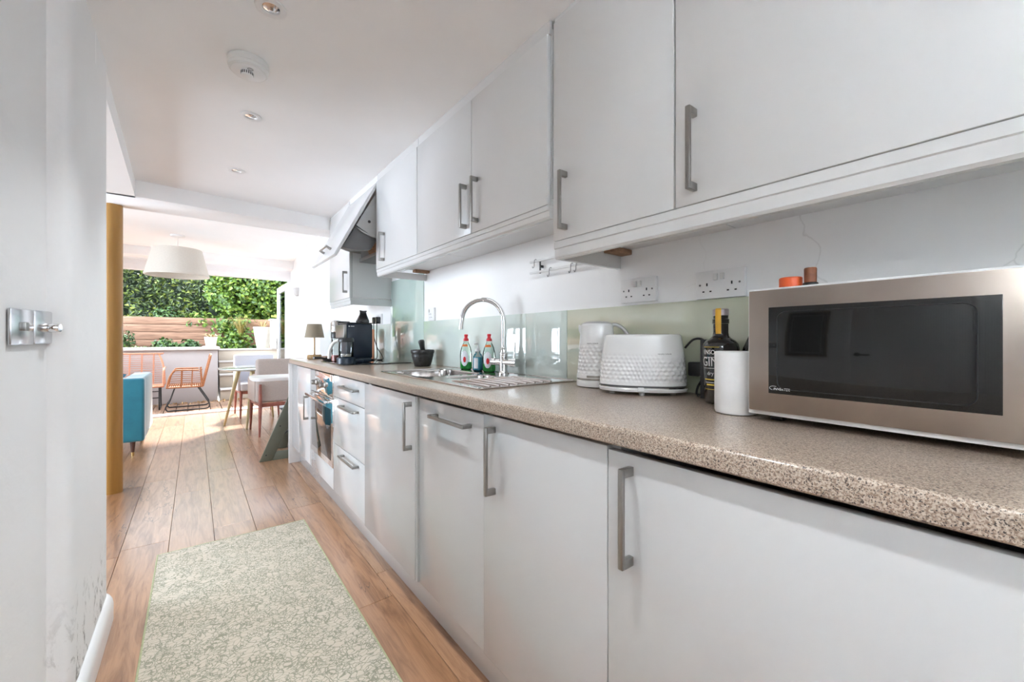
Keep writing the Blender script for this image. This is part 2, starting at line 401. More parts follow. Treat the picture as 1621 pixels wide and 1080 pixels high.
# ---------------------------------------------------------------- mesh builder
class MB:
    def __init__(self): self.bm = bmesh.new()
    def _xf(self, vs, mat):
        if mat is not None:
            for v in vs: v.co = mat @ v.co
    def box(self, x0, x1, y0, y1, z0, z1, bev=0.0, seg=2, mat=None):
        cx, cy, cz = (x0 + x1) / 2, (y0 + y1) / 2, (z0 + z1) / 2
        r = bmesh.ops.create_cube(self.bm, size=1.0)
        vs = r['verts']
        for v in vs: v.co = Vector((cx + v.co.x * (x1 - x0), cy + v.co.y * (y1 - y0), cz + v.co.z * (z1 - z0)))
        if bev > 0:
            es = list({e for v in vs for e in v.link_edges})
            bev = min(bev, 0.49 * min(abs(x1 - x0), abs(y1 - y0), abs(z1 - z0)))
            rr = bmesh.ops.bevel(self.bm, geom=es, offset=bev, segments=seg, affect='EDGES', profile=0.5)
            vs = list({v for f in rr['faces'] for v in f.verts} | {v for v in vs if v.is_valid})
        self._xf(vs, mat)
        return self
    def ring_loft(self, rings, caps=(True, True), closed=True):
        vv = [[self.bm.verts.new(p) for p in r] for r in rings]
        n = len(rings[0])
        for a, b in zip(vv[:-1], vv[1:]):
            for i in range(n if closed else n - 1):
                j = (i + 1) % n
                try: self.bm.faces.new((a[i], a[j], b[j], b[i]))
                except ValueError: pass
        if caps[0] and n > 2: self.bm.faces.new(list(reversed(vv[0])))
        if caps[1] and n > 2: self.bm.faces.new(vv[-1])
        return self
    def lathe(self, prof, c=(0, 0, 0), n=32, caps=(True, True), mat=None):
        """profile of (radius, z) around a vertical axis"""
        rings = []
        for r, z in prof:
            r = max(r, 1e-5)
            ring = [Vector((c[0] + r * math.cos(2 * PI * i / n), c[1] + r * math.sin(2 * PI * i / n), c[2] + z)) for i in range(n)]
            if mat is not None: ring = [mat @ p for p in ring]
            rings.append(ring)
        return self.ring_loft(rings, caps)
    def tube(self, pts, r, n=10, closed=False):
        pts = [Vector(p) for p in pts]
        rs = r if isinstance(r, (list, tuple)) else [r] * len(pts)
        rings = []; prev = None
        for i, p in enumerate(pts):
            if closed: t = (pts[(i + 1) % len(pts)] - pts[i - 1]).normalized()
            elif i == 0: t = (pts[1] - p).normalized()
            elif i == len(pts) - 1: t = (p - pts[-2]).normalized()
            else: t = ((pts[i + 1] - p).normalized() + (p - pts[i - 1]).normalized())
            if t.length < 1e-6: t = Vector((0, 0, 1))
            t.normalize()
            if prev is None:
                a = Vector((0, 0, 1)) if abs(t.z) < 0.9 else Vector((1, 0, 0))
                u = t.cross(a).normalized()
            else:
                u = (prev - t * prev.dot(t)).normalized()
            prev = u; w = t.cross(u)
            rings.append([p + (u * math.cos(2 * PI * k / n) + w * math.sin(2 * PI * k / n)) * rs[i] for k in range(n)])
        if closed: rings.append(rings[0])
        return self.ring_loft(rings, (not closed, not closed))
    def rod(self, a, b, r0, r1=None, n=16): return self.tube([a, b], [r0, r1 if r1 is not None else r0], n)
    def prism(self, poly, axis, a0, a1, bev=0.0):
        """polygon in the two other axes, extruded along axis from a0 to a1"""
        def P(u, v, a):
            return Vector((a, u, v)) if axis == 'x' else Vector((u, a, v)) if axis == 'y' else Vector((u, v, a))
        r0 = [P(u, v, a0) for u, v in poly]; r1 = [P(u, v, a1) for u, v in poly]
        nv = len(self.bm.verts)
        self.ring_loft([r0, r1])
        if bev > 0:
            self.bm.verts.ensure_lookup_table()
            vs = [self.bm.verts[i] for i in range(nv, len(self.bm.verts))]
            es = list({e for v in vs for e in v.link_edges})
            bmesh.ops.bevel(self.bm, geom=es, offset=bev, segments=2, affect='EDGES', profile=0.5)
        return self
    def grid(self, P):
        """P[i][j] points"""
        vv = [[self.bm.verts.new(p) for p in r] for r in P]
        for i in range(len(vv) - 1):
            for j in range(len(vv[0]) - 1):
                self.bm.faces.new((vv[i][j], vv[i][j + 1], vv[i + 1][j + 1], vv[i + 1][j]))
        return self

def rrect(cx, cy, hx, hy, r, n=6):
    out = []
    for q, (sx, sy) in enumerate(((1, 1), (-1, 1), (-1, -1), (1, -1))):
        for k in range(n + 1):
            a = PI / 2 * q + PI / 2 * k / n
            out.append((cx + sx * (hx - r) + r * math.cos(a), cy + sy * (hy - r) + r * math.sin(a)))
    return out

TM = {}     # object name -> its matrix
def mesh_obj(name, mb, m, parent=None, world=True, smooth=35, mods=None):
    me = bpy.data.meshes.new(name)
    bmesh.ops.recalc_face_normals(mb.bm, faces=mb.bm.faces)
    if parent is not None and world:
        inv = TM[parent.name].inverted()
        bmesh.ops.transform(mb.bm, matrix=inv, verts=mb.bm.verts)
    mb.bm.to_mesh(me); mb.bm.free()
    if smooth:
        for p in me.polygons: p.use_smooth = True
        me.set_sharp_from_angle(angle=math.radians(smooth))
    me.materials.append(m)
    o = bpy.data.objects.new(name, me); COL.objects.link(o)
    if parent is not None:
        o.parent = parent; TM[o.name] = TM[parent.name]
    else:
        # a thing of one mesh: put its origin at its base
        co = [v.co for v in me.vertices]
        lo = Vector((min(c[i] for c in co) for i in range(3))); hi = Vector((max(c[i] for c in co) for i in range(3)))
        TM[o.name] = Matrix.Identity(4)
    return o
def tag(o, label, cat, group=None, kind=None):
    if label: o['label'] = label
    if cat: o['category'] = cat
    if group: o['group'] = group
    if kind: o['kind'] = kind
    return o
def thing(name, label, cat, loc=(0, 0, 0), rz=0.0, group=None):
    o = bpy.data.objects.new(name, None); COL.objects.link(o)
    o.empty_display_size = 0.05
    o.location = loc; o.rotation_euler = (0, 0, rz)
    TM[o.name] = Matrix.Translation(loc) @ Matrix.Rotation(rz, 4, 'Z')
    return tag(o, label, cat, group)
def struct(name, mb, m, smooth=35):
    o = mesh_obj(name, mb, m, None, True, smooth); o['kind'] = 'structure'; return o
def copy_tree(o, loc, rz=0.0, label=None, group=None):
    c = o.copy(); COL.objects.link(c); c.location = loc; c.rotation_euler = (0, 0, rz)
    TM[c.name] = Matrix.Translation(loc) @ Matrix.Rotation(rz, 4, 'Z')
    if label: c['label'] = label
    if group: c['group'] = group
    for ch in list(o.children):
        d = ch.copy(); COL.objects.link(d); d.parent = c; TM[d.name] = TM[c.name]
        for g in list(ch.children):
            e = g.copy(); COL.objects.link(e); e.parent = d; TM[e.name] = TM[c.name]
    return c
def text_mb(s, size, mat, depth=0.0006, align='CENTER', xscale=1.0, bend=None, shear=0.0):
    """lettering as flat extruded shapes; drawn in its own XY plane, then placed with mat"""
    cu = bpy.data.curves.new('lettering', 'FONT'); cu.body = s; cu.size = size; cu.extrude = depth
    cu.align_x = align; cu.align_y = 'CENTER'; cu.shear = shear; cu.resolution_u = 3
    ob = bpy.data.objects.new('lettering_source', cu); COL.objects.link(ob)
    bpy.context.view_layer.update()
    dg = bpy.context.evaluated_depsgraph_get()
    me = ob.evaluated_get(dg).to_mesh()
    mb = MB(); mb.bm.from_mesh(me); ob.evaluated_get(dg).to_mesh_clear()
    bpy.data.objects.remove(ob); bpy.data.curves.remove(cu)
    for v in mb.bm.verts:
        x, y, z = v.co; x *= xscale
        v.co = Vector((x, y, z)) if bend is None else bend(x, y, z)
    if mat is not None: bmesh.ops.transform(mb.bm, matrix=mat, verts=mb.bm.verts)
    return mb

# ================================================================ THE SETTING
# floor: every board its own island, run along Y, with hairline gaps
mb = MB()
W = 0.193
joints = {0: 3.70, 1: 2.905, 2: 3.48, 3: 2.93, -1: 2.88}
for k in range(-17, 6):
    x0 = -0.107 + W * k; x1 = x0 + W
    if x0 > 1.40: continue
    jo = joints.get(k, (k * 0.47) % 1.25)
    y = jo - 1.25 * 6
    while y < 7.47:
        a, b_ = max(y, -1.8), min(y + 1.25, 7.47)
        if b_ - a > 0.01:
            mb.box(x0 + 0.0008, min(x1, 1.42) - 0.0008, a + 0.0008, b_ - 0.0008, -0.02, 0.0, 0.0012, 1)
        y += 1.25
struct('floor', mb, M['floor'])
mb = MB(); mb.box(-3.45, 1.45, -1.82, 7.48, -0.06, -0.0195); struct('trim_1', mb, M['black_hole'])

mb = MB(); mb.box(1.265, 1.42, -1.80, 5.13, 0, 2.45); struct('wall_right', mb, M['wall_right'])
mb = MB(); mb.prism([(1.147, 5.13), (1.42, 5.13), (1.42, 7.62), (1.237, 7.62), (1.237, 7.48)], 'z', 0, 2.45, 0.004); struct('wall_dining', mb, M['wall'])

# left wall: slanting towards the pier with its rounded corner
poly = [(-1.07, -1.8), (-0.318, 1.652), (-0.288, 1.664), (-0.276, 1.676), (-0.271, 1.692), (-0.269, 1.72), (-0.268, 2.18)]
for k in range(7):
    a = PI / 2 * k / 6
    poly.append((-0.268 - 0.05 + 0.05 * math.cos(a), 2.20 + 0.05 * math.sin(a)))
poly += [(-3.4, 2.25), (-3.4, 2.05), (-0.75, 2.05), (-1.25, -1.8)]
mb = MB(); mb.prism(poly, 'z', 0, 2.45); struct('wall_left', mb, M['wall_pier'], 50)
mb = MB()
for (y0, y1, z0, z1) in ((2.25, 2.6, 0, 2.45), (5.4, 7.5, 0, 2.45), (2.6, 5.4, 0, 0.3), (2.6, 5.4, 2.15, 2.45)):
    mb.box(-3.55, -3.4, y0, y1, z0, z1)
struct('wall_living', mb, M['wall'])
mb = MB()
for (x0, x1, z0, z1) in ((-3.55, -2.45, 0, 2.45), (-2.45, 1.30, 2.17, 2.45)): mb.box(x0, x1, 7.47, 7.62, z0, z1)
struct('wall_far', mb, M['wall'])
mb = MB()
for (x0, x1, z0, z1) in ((-1.3, -0.5, 0, 2.45), (0.7, 1.42, 0, 2.45), (-0.5, 0.7, 2.05, 2.45), (-0.5, 0.7, 0, 0.95)): mb.box(x0, x1, -1.85, -1.8, z0, z1)
struct('wall_back', mb, M['wall'])
# ceilings
mb = MB(); mb.box(-1.35, 1.42, -1.85, 3.80, 2.139, 2.25); struct('ceiling', mb, M['ceiling'])
mb = MB(); mb.box(-3.55, 1.42, 4.06, 7.62, 2.30, 2.42); mb.box(-3.55, -0.60, 2.1, 4.06, 2.30, 2.42); struct('ceiling_dining', mb, M['ceiling'])
mb = MB()
mb.prism([(-0.62, 3.70), (-0.312, 3.68), (1.30, 3.84), (1.30, 4.08), (-0.62, 4.06)], 'z', 2.03, 2.40, 0.004)
mb.prism([(-0.268, 1.98), (-0.313, 3.72), (-0.62, 3.72), (-0.62, 1.98)], 'z', 2.03, 2.40, 0.004)
struct('trim_2', mb, M['ceiling'])
mb = MB(); mb.box(-3.4, 1.25, 7.20, 7.47, 2.185, 2.31, 0.004); struct('trim_3', mb, M['ceiling'])
# skirting of the pier, bull-nosed
def skirt(path, h, t):
    mb = MB(); rings = []
    n = len(path)
    for i, p in enumerate(path):
        a = Vector(path[max(i - 1, 0)]); b_ = Vector(path[min(i + 1, n - 1)])
        d = (b_ - a).normalized(); nrm = Vector((d.y, -d.x))
        prof = [(-0.01, 0.0), (t, 0.0), (t, h * 0.62), (t * 0.85, h * 0.80), (t * 0.5, h * 0.94), (0.0, h), (-0.01, h)]
        rings.append([Vector((p[0] + nrm.x * u, p[1] + nrm.y * u, z)) for u, z in prof])
    return mb.ring_loft(rings)
arc = [(-0.318 + 0.05 * math.cos(PI / 2 * k / 8), 2.20 + 0.05 * math.sin(PI / 2 * k / 8)) for k in range(9)]
struct('baseboard_left', skirt([(-0.40, 1.30), (-0.33, 1.63), (-0.290, 1.662), (-0.270, 1.70), (-0.268, 1.90)] + arc + [(-0.9, 2.25)], 0.095, 0.02), M['skirting'])
struct('baseboard_dining', skirt([(1.147, 5.2), (1.234, 7.44)], 0.09, -0.015), M['skirting'])

# sliding door opening: frame head, jamb, threshold
mb = MB()
mb.box(-2.45, 1.235, 7.50, 7.60, 2.03, 2.172, 0.004); mb.box(-2.45, 1.235, 7.49, 7.61, 2.10, 2.112, 0.002)
mb.box(-2.45, -2.37, 7.50, 7.60, 0, 2.03, 0.004); mb.box(1.205, 1.236, 7.50, 7.60, 0.012, 2.03, 0.004)
mb.box(-2.45, 1.236, 7.46, 7.64, -0.03, 0.022, 0.006)
struct('trim_4', mb, M['upvc'])
def window(name, x0, x1, y0, y1, z0, z1, t, mull, axis):
    mb = MB()
    if axis == 'x':
        f = lambda a0, a1, b0, b1: mb.box(x0, x1, a0, a1, b0, b1, 0.004)
        A0, A1 = y0, y1
    else:
        f = lambda a0, a1, b0, b1: mb.box(a0, a1, y0, y1, b0, b1, 0.004)
        A0, A1 = x0, x1
    f(A0, A0 + t, z0, z1); f(A1 - t, A1, z0, z1); f(A0 + t, A1 - t, z0, z0 + t); f(A0 + t, A1 - t, z1 - t, z1)
    for k in range(1, mull):
        c = A0 + (A1 - A0) * k / mull; f(c - t / 2, c + t / 2, z0 + t, z1 - t)
    o = mesh_obj(name, mb, M['upvc']); o['kind'] = 'structure'
    g = MB()
    for k in range(mull):
        a = A0 + (A1 - A0) * k / mull + t * 0.5; b_ = A0 + (A1 - A0) * (k + 1) / mull - t * 0.5
        if axis == 'x': g.box((x0 + x1) / 2 - 0.003, (x0 + x1) / 2 + 0.003, a, b_, z0 + t * .5, z1 - t * .5)
        else: g.box(a, b_, (y0 + y1) / 2 - 0.003, (y0 + y1) / 2 + 0.003, z0 + t * .5, z1 - t * .5)
    mesh_obj('pane', g, M['pane'], o)
    return o
window('added_side_window', -3.50, -3.44, 2.6, 5.4, 0.3, 2.15, 0.06, 3, 'x')  # unseen side window, added to bring more daylight indoors
window('added_back_window', -0.5, 0.7, -1.85, -1.80, 0.95, 2.05, 0.06, 2, 'y')  # unseen window behind the camera, added for its daylight

# internal door in the slanting left wall, seen mirrored in the microwave
WL = Matrix.Translation((-1.07, -1.8, 0)) @ Matrix.Rotation(math.atan2(3.452, 0.752), 4, 'Z')   # x runs along the wall, -y faces the room
def wall_pt_len(y): return (y + 1.8) / 3.452 * math.hypot(3.452, 0.752)
a0, a1 = wall_pt_len(-0.20), wall_pt_len(0.735)
mb = MB(); mb.box(a0, a1, -0.006, 0.03, 0.01, 2.02, 0.003, mat=WL)
o = mesh_obj('door_1', mb, M['upvc']); o['kind'] = 'structure'
mb = MB(); mb.lathe([(0.030, 0), (0.030, 0.008), (0.026, 0.016), (0.013, 0.020), (0.013, 0.05)], n=24, mat=WL @ Matrix.Translation((a1 - 0.06, -0.006, 0.985)) @ Matrix.Rotation(PI / 2, 4, 'X'))
mb.tube([WL @ Vector((a1 - 0.06, -0.052, 0.985)), WL @ Vector((a1 - 0.08, -0.056, 0.986)), WL @ Vector((a1 - 0.13, -0.056, 0.982)), WL @ Vector((a1 - 0.17, -0.056, 0.986))], [0.012, 0.010, 0.013, 0.011], 12)
mesh_obj('door_handle', mb, M['black_metal'], o)
mb = MB()
for q in ((a0 - 0.07, a0 - 0.004, 0, 2.09), (a1 + 0.004, a1 + 0.07, 0, 2.09), (a0 - 0.004, a1 + 0.004, 2.024, 2.09)): mb.box(q[0], q[1], -0.014, 0.002, q[2], q[3], 0.004, mat=WL)
struct('trim_5', mb, M['upvc'])
# framed picture beside the door
t = thing('framed_picture', 'picture with black frame and thin white mount line, on left wall opposite the microwave', 'picture', tuple(WL @ Vector((wall_pt_len(1.08), 0, 0.97))))
p0, p1, zb0, zb1 = wall_pt_len(0.945), wall_pt_len(1.40), 0.935, 1.70
def ring_frame(i0, i1, d0, d1):
    mb = MB()
    for q in ((p0 + i0, p0 + i1, zb0 + i0, zb1 - i0), (p1 - i1, p1 - i0, zb0 + i0, zb1 - i0), (p0 + i1, p1 - i1, zb0 + i0, zb0 + i1), (p0 + i1, p1 - i1, zb1 - i1, zb1 - i0)): mb.box(q[0], q[1], d0, d1, q[2], q[3], 0.001, mat=WL)
    return mb
mesh_obj('frame', ring_frame(0, 0.018, -0.022, -0.002), M['frame_brown'], t)
mesh_obj('inner_frame', ring_frame(0.0185, 0.045, -0.018, -0.002), M['black_metal'], t)
mesh_obj('mount_line', ring_frame(0.062, 0.067, -0.0125, -0.0105), M['label_white'], t)
mb = MB(); mb.box(p0 + 0.044, p1 - 0.044, -0.0103, -0.003, zb0 + 0.044, zb1 - 0.044, mat=WL); mesh_obj('print', mb, M['black_gloss'], t)

# ================================================================ KITCHEN
XW, XD, XB = 0.657, 0.677, 1.265          # worktop front, door front, wall
def handle_v(parent, xf, y, z0, z1, t=0.012, pr=0.035):
    mb = MB()
    mb.box(xf - pr, xf - pr + 0.009, y - t / 2, y + t / 2, z0, z1, 0.002)
    for za, zb in ((z0, z0 + 0.018), (z1 - 0.018, z1)): mb.box(xf - pr + 0.008, xf + 0.0005, y - t / 2, y + t / 2, za, zb, 0.0015)
    return mesh_obj('handle', mb, M['nickel'], parent)
def handle_h(parent, xf, y0, y1, z, t=0.012, pr=0.035):
    mb = MB()
    mb.box(xf - pr, xf - pr + 0.009, y0, y1, z - t / 2, z + t / 2, 0.002)
    for ya, yb in ((y0, y0 + 0.018), (y1 - 0.018, y1)): mb.box(xf - pr + 0.008, xf + 0.0005, ya, yb, z - t / 2, z + t / 2, 0.0015)
    return mesh_obj('handle', mb, M['nickel'], parent)
def carcass(t, x0, x1, y0, y1, z0, z1, top=True, th=0.018, m='carcass'):
    mb = MB(); e = 0.0008
    mb.box(x0, x1, y0 + e, y0 + th, z0, z1); mb.box(x0, x1, y1 - th, y1 - e, z0, z1)
    mb.box(x0, x1, y0 + th, y1 - th, z0, z0 + th); mb.box(x1 - 0.01, x1, y0 + th, y1 - th, z0 + th, z1)
    if top: mb.box(x0, x1 - 0.01, y0 + th, y1 - th, z1 - th, z1)
    return mesh_obj('carcass', mb, M[m], t)
def door(t, xf, th, y0, y1, z0, z1, m='cabinet_gloss', name='door'):
    mb = MB(); mb.box(xf, xf + th, y0 + 0.0015, y1 - 0.0015, z0, z1, 0.0016)
    return mesh_obj(name, mb, M[m], t)

# base units, from beside the camera to the far end
Z0, Z1 = 0.152, 0.862
specs = [
 (-1.15, -0.60, None, 'white gloss base cabinet at the near end, behind the camera'),
 (-0.60, -0.05, None, 'white gloss base cabinet below the right half of the microwave, nearest the camera'),
 (-0.05, 0.552, 'L', 'wide white gloss base cabinet below the microwave, tall handle at its left edge'),
 (0.552, 1.015, 'L', 'white gloss base cabinet below the kettle and toaster, handle at its left edge'),
]
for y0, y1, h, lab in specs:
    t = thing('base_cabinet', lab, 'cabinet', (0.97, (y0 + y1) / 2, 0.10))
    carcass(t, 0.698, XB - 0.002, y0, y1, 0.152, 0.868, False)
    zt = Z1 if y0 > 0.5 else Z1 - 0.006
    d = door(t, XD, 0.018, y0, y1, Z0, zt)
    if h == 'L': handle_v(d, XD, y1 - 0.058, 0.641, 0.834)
# integrated dishwasher with horizontal handle
t = thing('dishwasher', 'integrated dishwasher with white gloss front and one horizontal handle, right of the sink cabinet', 'dishwasher', (0.97, 1.24, 0.10))
carcass(t, 0.71, XB - 0.002, 1.017, 1.462, 0.152, 0.82, False, m='grey_metal')
d = door(t, XD + 0.004, 0.02, 1.017, 1.462, Z0, Z1 - 0.004); handle_h(d, XD + 0.004, 1.085, 1.325, 0.812)
# sink cabinet, its door standing slightly proud
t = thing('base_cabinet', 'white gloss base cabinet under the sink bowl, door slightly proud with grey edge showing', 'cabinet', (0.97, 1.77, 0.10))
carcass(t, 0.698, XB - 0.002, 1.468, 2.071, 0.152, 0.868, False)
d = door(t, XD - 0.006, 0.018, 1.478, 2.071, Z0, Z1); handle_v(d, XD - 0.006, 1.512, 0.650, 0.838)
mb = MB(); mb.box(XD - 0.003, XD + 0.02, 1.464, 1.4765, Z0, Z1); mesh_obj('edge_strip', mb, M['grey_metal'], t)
# drawers
t = thing('drawer_cabinet', 'white gloss cabinet of three drawers between the oven and the sink cabinet', 'cabinet', (0.97, 2.37, 0.10))
carcass(t, 0.698, XB - 0.002, 2.073, 2.670, 0.152, 0.868, False)
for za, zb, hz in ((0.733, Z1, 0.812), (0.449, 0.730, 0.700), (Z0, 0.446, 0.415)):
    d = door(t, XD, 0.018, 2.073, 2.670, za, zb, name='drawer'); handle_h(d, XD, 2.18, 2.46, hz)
# oven
t = thing('built_in_oven', 'built-in stainless oven with two knobs and tall glass door, left of the drawers', 'oven', (0.97, 2.98, 0.10))
mb = MB(); mb.box(0.70, XB - 0.01, 2.675, 3.275, 0.16, 0.862); mesh_obj('body', mb, M['dark_metal'], t)
mb = MB(); mb.box(0.672, 0.70, 2.676, 3.274, 0.715, 0.862, 0.002); mesh_obj('control_panel', mb, M['mirror_chrome'], t)
for yy in (3.10, 2.86):
    mb = MB(); mb.lathe([(0.021, 0), (0.021, 0.006), (0.016, 0.010), (0.016, 0.030), (0.013, 0.033)], n=24, mat=Matrix.Translation((0.672, yy, 0.785)) @ Matrix.Rotation(-PI / 2, 4, 'Y'))
    mesh_obj('knob', mb, M['nickel'], t)
mb = MB(); mb.box(0.6705, 0.6735, 2.94, 3.02, 0.765, 0.805, 0.001); mesh_obj('clock_display', mb, M['black_gloss'], t)
mb = MB(); mb.box(0.672, 0.70, 2.676, 3.274, 0.285, 0.71, 0.002); d = mesh_obj('oven_door', mb, M['mirror_chrome'], t)
mb = MB(); mb.box(0.6705, 0.674, 2.715, 3.235, 0.325, 0.645, 0.001); mesh_obj('door_glass', mb, M['black_gloss'], d)
mb = MB(); mb.box(0.627, 0.639, 2.70, 3.25, 0.682, 0.700, 0.003)
for yy in (2.72, 3.22): mb.box(0.638, 0.6725, yy - 0.01, yy + 0.01, 0.684, 0.698, 0.002)
mesh_obj('oven_handle', mb, M['chrome'], d)
mb = MB(); mb.box(0.677, 0.70, 2.676, 3.274, Z0, 0.281, 0.002); mesh_obj('lower_panel', mb, M['cabinet_gloss'], t)
# end unit and end panel
t = thing('base_cabinet', 'white gloss end base cabinet left of the oven with low handle beside the oven', 'cabinet', (0.97, 3.64, 0.10))
carcass(t, 0.698, XB - 0.002, 3.285, 4.015, 0.152, 0.868, False)
d = door(t, XD, 0.018, 3.305, 4.012, Z0, Z1); handle_v(d, XD, 3.38, 0.479, 0.66)
mb = MB(); mb.box(XD + 0.002, XD + 0.018, 3.279, 3.303, Z0, Z1); mesh_obj('filler_strip', mb, M['grey_metal'], t)
mb = MB(); mb.box(0.650, XB - 0.002, 4.018, 4.046, 0.0, 0.8705, 0.002); tag(mesh_obj('end_panel', mb, M['upper_gloss']), 'tall white end panel closing the far end of the base cabinets', 'panel')
mb = MB(); mb.box(0.737, 0.753, -1.75, 4.017, 0.0, 0.150, 0.002)
tag(mesh_obj('plinth', mb, M['cabinet_gloss']), 'long white plinth board along the floor under the base cabinets', 'plinth')

# worktop, with the sink cut out of it
SX0, SX1, SY0, SY1 = 0.765, 1.238, 1.165, 2.115
mb = MB()
r = 0.010
fp = [(XW + 0.02, 0.872), (0.80, 0.872), (0.80, 0.910), (XW + r, 0.910)]
fp += [(XW + r - r * math.sin(a), 0.910 - r + r * math.cos(a)) for a in (PI / 8, PI / 4, 3 * PI / 8, PI / 2)]
fp += [(XW, 0.876), (XW + 0.002, 0.873)]
mb.prism(fp, 'y', -1.75, 4.055)
mb.box(0.80, XB, -1.75, SY0 + 0.03, 0.872, 0.910); mb.box(0.80, XB, SY1 - 0.03, 4.055, 0.872, 0.910)
mb.box(SX1 - 0.02, XB, SY0 + 0.03, SY1 - 0.03, 0.872, 0.910)
tag(mesh_obj('worktop', mb, M['worktop'], smooth=25), 'long speckled beige stone-effect worktop running the length of the kitchen', 'worktop')

# sink
t = thing('sink', 'stainless steel inset sink with bowl, half bowl and ribbed drainer', 'sink', (1.0, 1.64, 0.91))
ZS = 0.9135
def bowl(cx, cy, hx, hy, depth, r):
    mb = MB(); rings = []
    def ring(hx, hy, r, z): return [Vector((x, y, z)) for x, y in rrect(cx, cy, hx, hy, r, 7)]
    rings.append(ring(hx + 0.012, hy + 0.012, 0.0005, ZS - 0.0002))
    for s, z, rr in ((0.004, ZS - 0.001, r), (0.0, ZS - 0.006, r), (-0.004, ZS - depth * .5, r), (-0.008, ZS - depth + 0.03, r), (-0.018, ZS - depth + 0.008, r), (-0.035, ZS - depth, r)):
        rings.append(ring(hx + s, hy + s, max(rr + s * .3, .01), z))
    mb.ring_loft(rings, (False, True)); return mb
holes = [(0.815, 1.135, 1.700, 2.065, 0.16, 0.07), (0.875, 1.100, 1.520, 1.650, 0.09, 0.05)]
mb = MB()
# rim plate with the holes left open
ys = [SY0, 1.215, 1.500 - 0, 1.508, 1.662, 1.688, 2.077, SY1]
def plate(x0, x1, y0, y1): mb.box(x0, x1, y0, y1, 0.9105, ZS)
plate(SX0, SX1, 2.077, SY1); plate(SX0, 0.803, 1.688, 2.077); plate(1.147, SX1, 1.688, 2.077)
plate(SX0, SX1, 1.662, 1.688)
plate(SX0, 0.863, 1.508, 1.662); plate(1.112, SX1, 1.508, 1.662); plate(SX0, SX1, SY0, 1.508)
# raised rolled edge
e = [(SX0, SY0), (SX0, SY1), (SX1, SY1), (SX1, SY0)]
mb.tube([Vector((x, y, ZS)) for x, y in rrect((SX0 + SX1) / 2, (SY0 + SY1) / 2, (SX1 - SX0) / 2 - .002, (SY1 - SY0) / 2 - .002, 0.02, 5)], 0.003, 8, True)
mesh_obj('rim', mb, M['sink_steel'], t)
mesh_obj('bowl', bowl(0.975, 1.8825, 0.160, 0.1825, 0.16, 0.06), M['sink_steel'], t)
mesh_obj('half_bowl', bowl(0.9875, 1.585, 0.1125, 0.065, 0.10, 0.045), M['sink_steel'], t)
mb = MB()
for k in range(8):
    x = 0.83 + k * 0.042
    mb.tube([(x, 1.20, ZS + .0002), (x, 1.23, ZS + .0022), (x, 1.44, ZS + .0022), (x, 1.47, ZS + .0002)], 0.0042, 8)
mesh_obj('drainer_rib', mb, M['sink_steel'], t)
for (cx, cy, dz) in ((0.975, 1.8825, 0.16), (0.9875, 1.585, 0.10)):
    mb = MB(); mb.lathe([(0.040, 0.0005), (0.038, 0.003), (0.030, 0.002), (0.010, 0.002)], (cx, cy, ZS - dz), 24)
    mesh_obj('drain', mb, M['chrome'], t)
# mixer tap
t = thing('mixer_tap', 'tall chrome swan-neck mixer tap on the back edge of the sink', 'tap', (1.185, 1.60, ZS), 0)
bx_, by_ = 1.185, 1.60
mb = MB(); mb.lathe([(0.027, 0), (0.027, 0.006), (0.022, 0.010), (0.019, 0.02), (0.019, 0.085), (0.020, 0.09), (0.020, 0.10), (0.0155, 0.105), (0.0155, 0.125), (0.012, 0.13)], (bx_, by_, ZS), 28)
mesh_obj('tap_body', mb, M['chrome'], t)
dv = Vector((1.045 - bx_, 1.755 - by_, 0)); L = dv.length; dv.normalize()
pts = [(bx_, by_, ZS + 0.125), (bx_, by_, ZS + 0.20)]
zc = 1.172; rr = L / 2
for k in range(0, 19):
    a = PI * k / 18
    pts.append((bx_ + dv.x * (rr - rr * math.cos(a)), by_ + dv.y * (rr - rr * math.cos(a)), zc + rr * math.sin(a)))
pts.append((bx_ + dv.x * (L + 0.004), by_ + dv.y * (L + 0.004), 1.145))
mb = MB(); mb.tube(pts, 0.0115, 16); p = pts[-1]
mb.rod(p, (p[0], p[1], p[2] - 0.014), 0.013, 0.0125); mesh_obj('spout', mb, M['chrome'], t)
a = Vector((bx_, by_, ZS + 0.058)); ax = Vector((0.15, -1.0, 0)).normalized()
mb = MB(); mb.rod(a - ax * 0.0, a + ax * 0.048, 0.016); mb.rod(a + ax * 0.048, a + ax * 0.092, 0.021); mb.rod(a - ax * 0.0, a - ax * 0.05, 0.016); mb.rod(a - ax * 0.05, a - ax * 0.075, 0.019)
mesh_obj('valve_barrel', mb, M['chrome'], t)
mb = MB(); mb.rod(a + ax * 0.07, a + ax * 0.076 + Vector((0, 0, 0.095)), 0.0045); mesh_obj('lever', mb, M['chrome'], t)

# glass splashbacks
GX0, GX1 = 1.2585, 1.2645
for y0, y1, m, lab in ((-1.7, 1.243, 'splash_olive', 'olive-tinted glass splashback panel behind the toaster and kettle'),
                       (1.245, 1.520, 'splash', 'short pale green glass splashback panel right of the tap'),
                       (1.522, 2.632, 'splash', 'pale green glass splashback panel behind the tap and soap bottles'),
                       (3.242, 5.12, 'splash', 'low pale glass splashback panel behind the coffee machine')):
    mb = MB(); mb.box(GX0, GX1, y0, y1, 0.911, 1.206, 0.001); tag(mesh_obj('glass_splashback', mb, M[m]), lab, 'splashback')
mb = MB(); mb.box(GX0, GX1, 2.635, 3.240, 0.911, 1.548, 0.001); tag(mesh_obj('glass_splashback', mb, M['splash_tall']), 'tall sage glass splashback panel behind the hob', 'splashback')

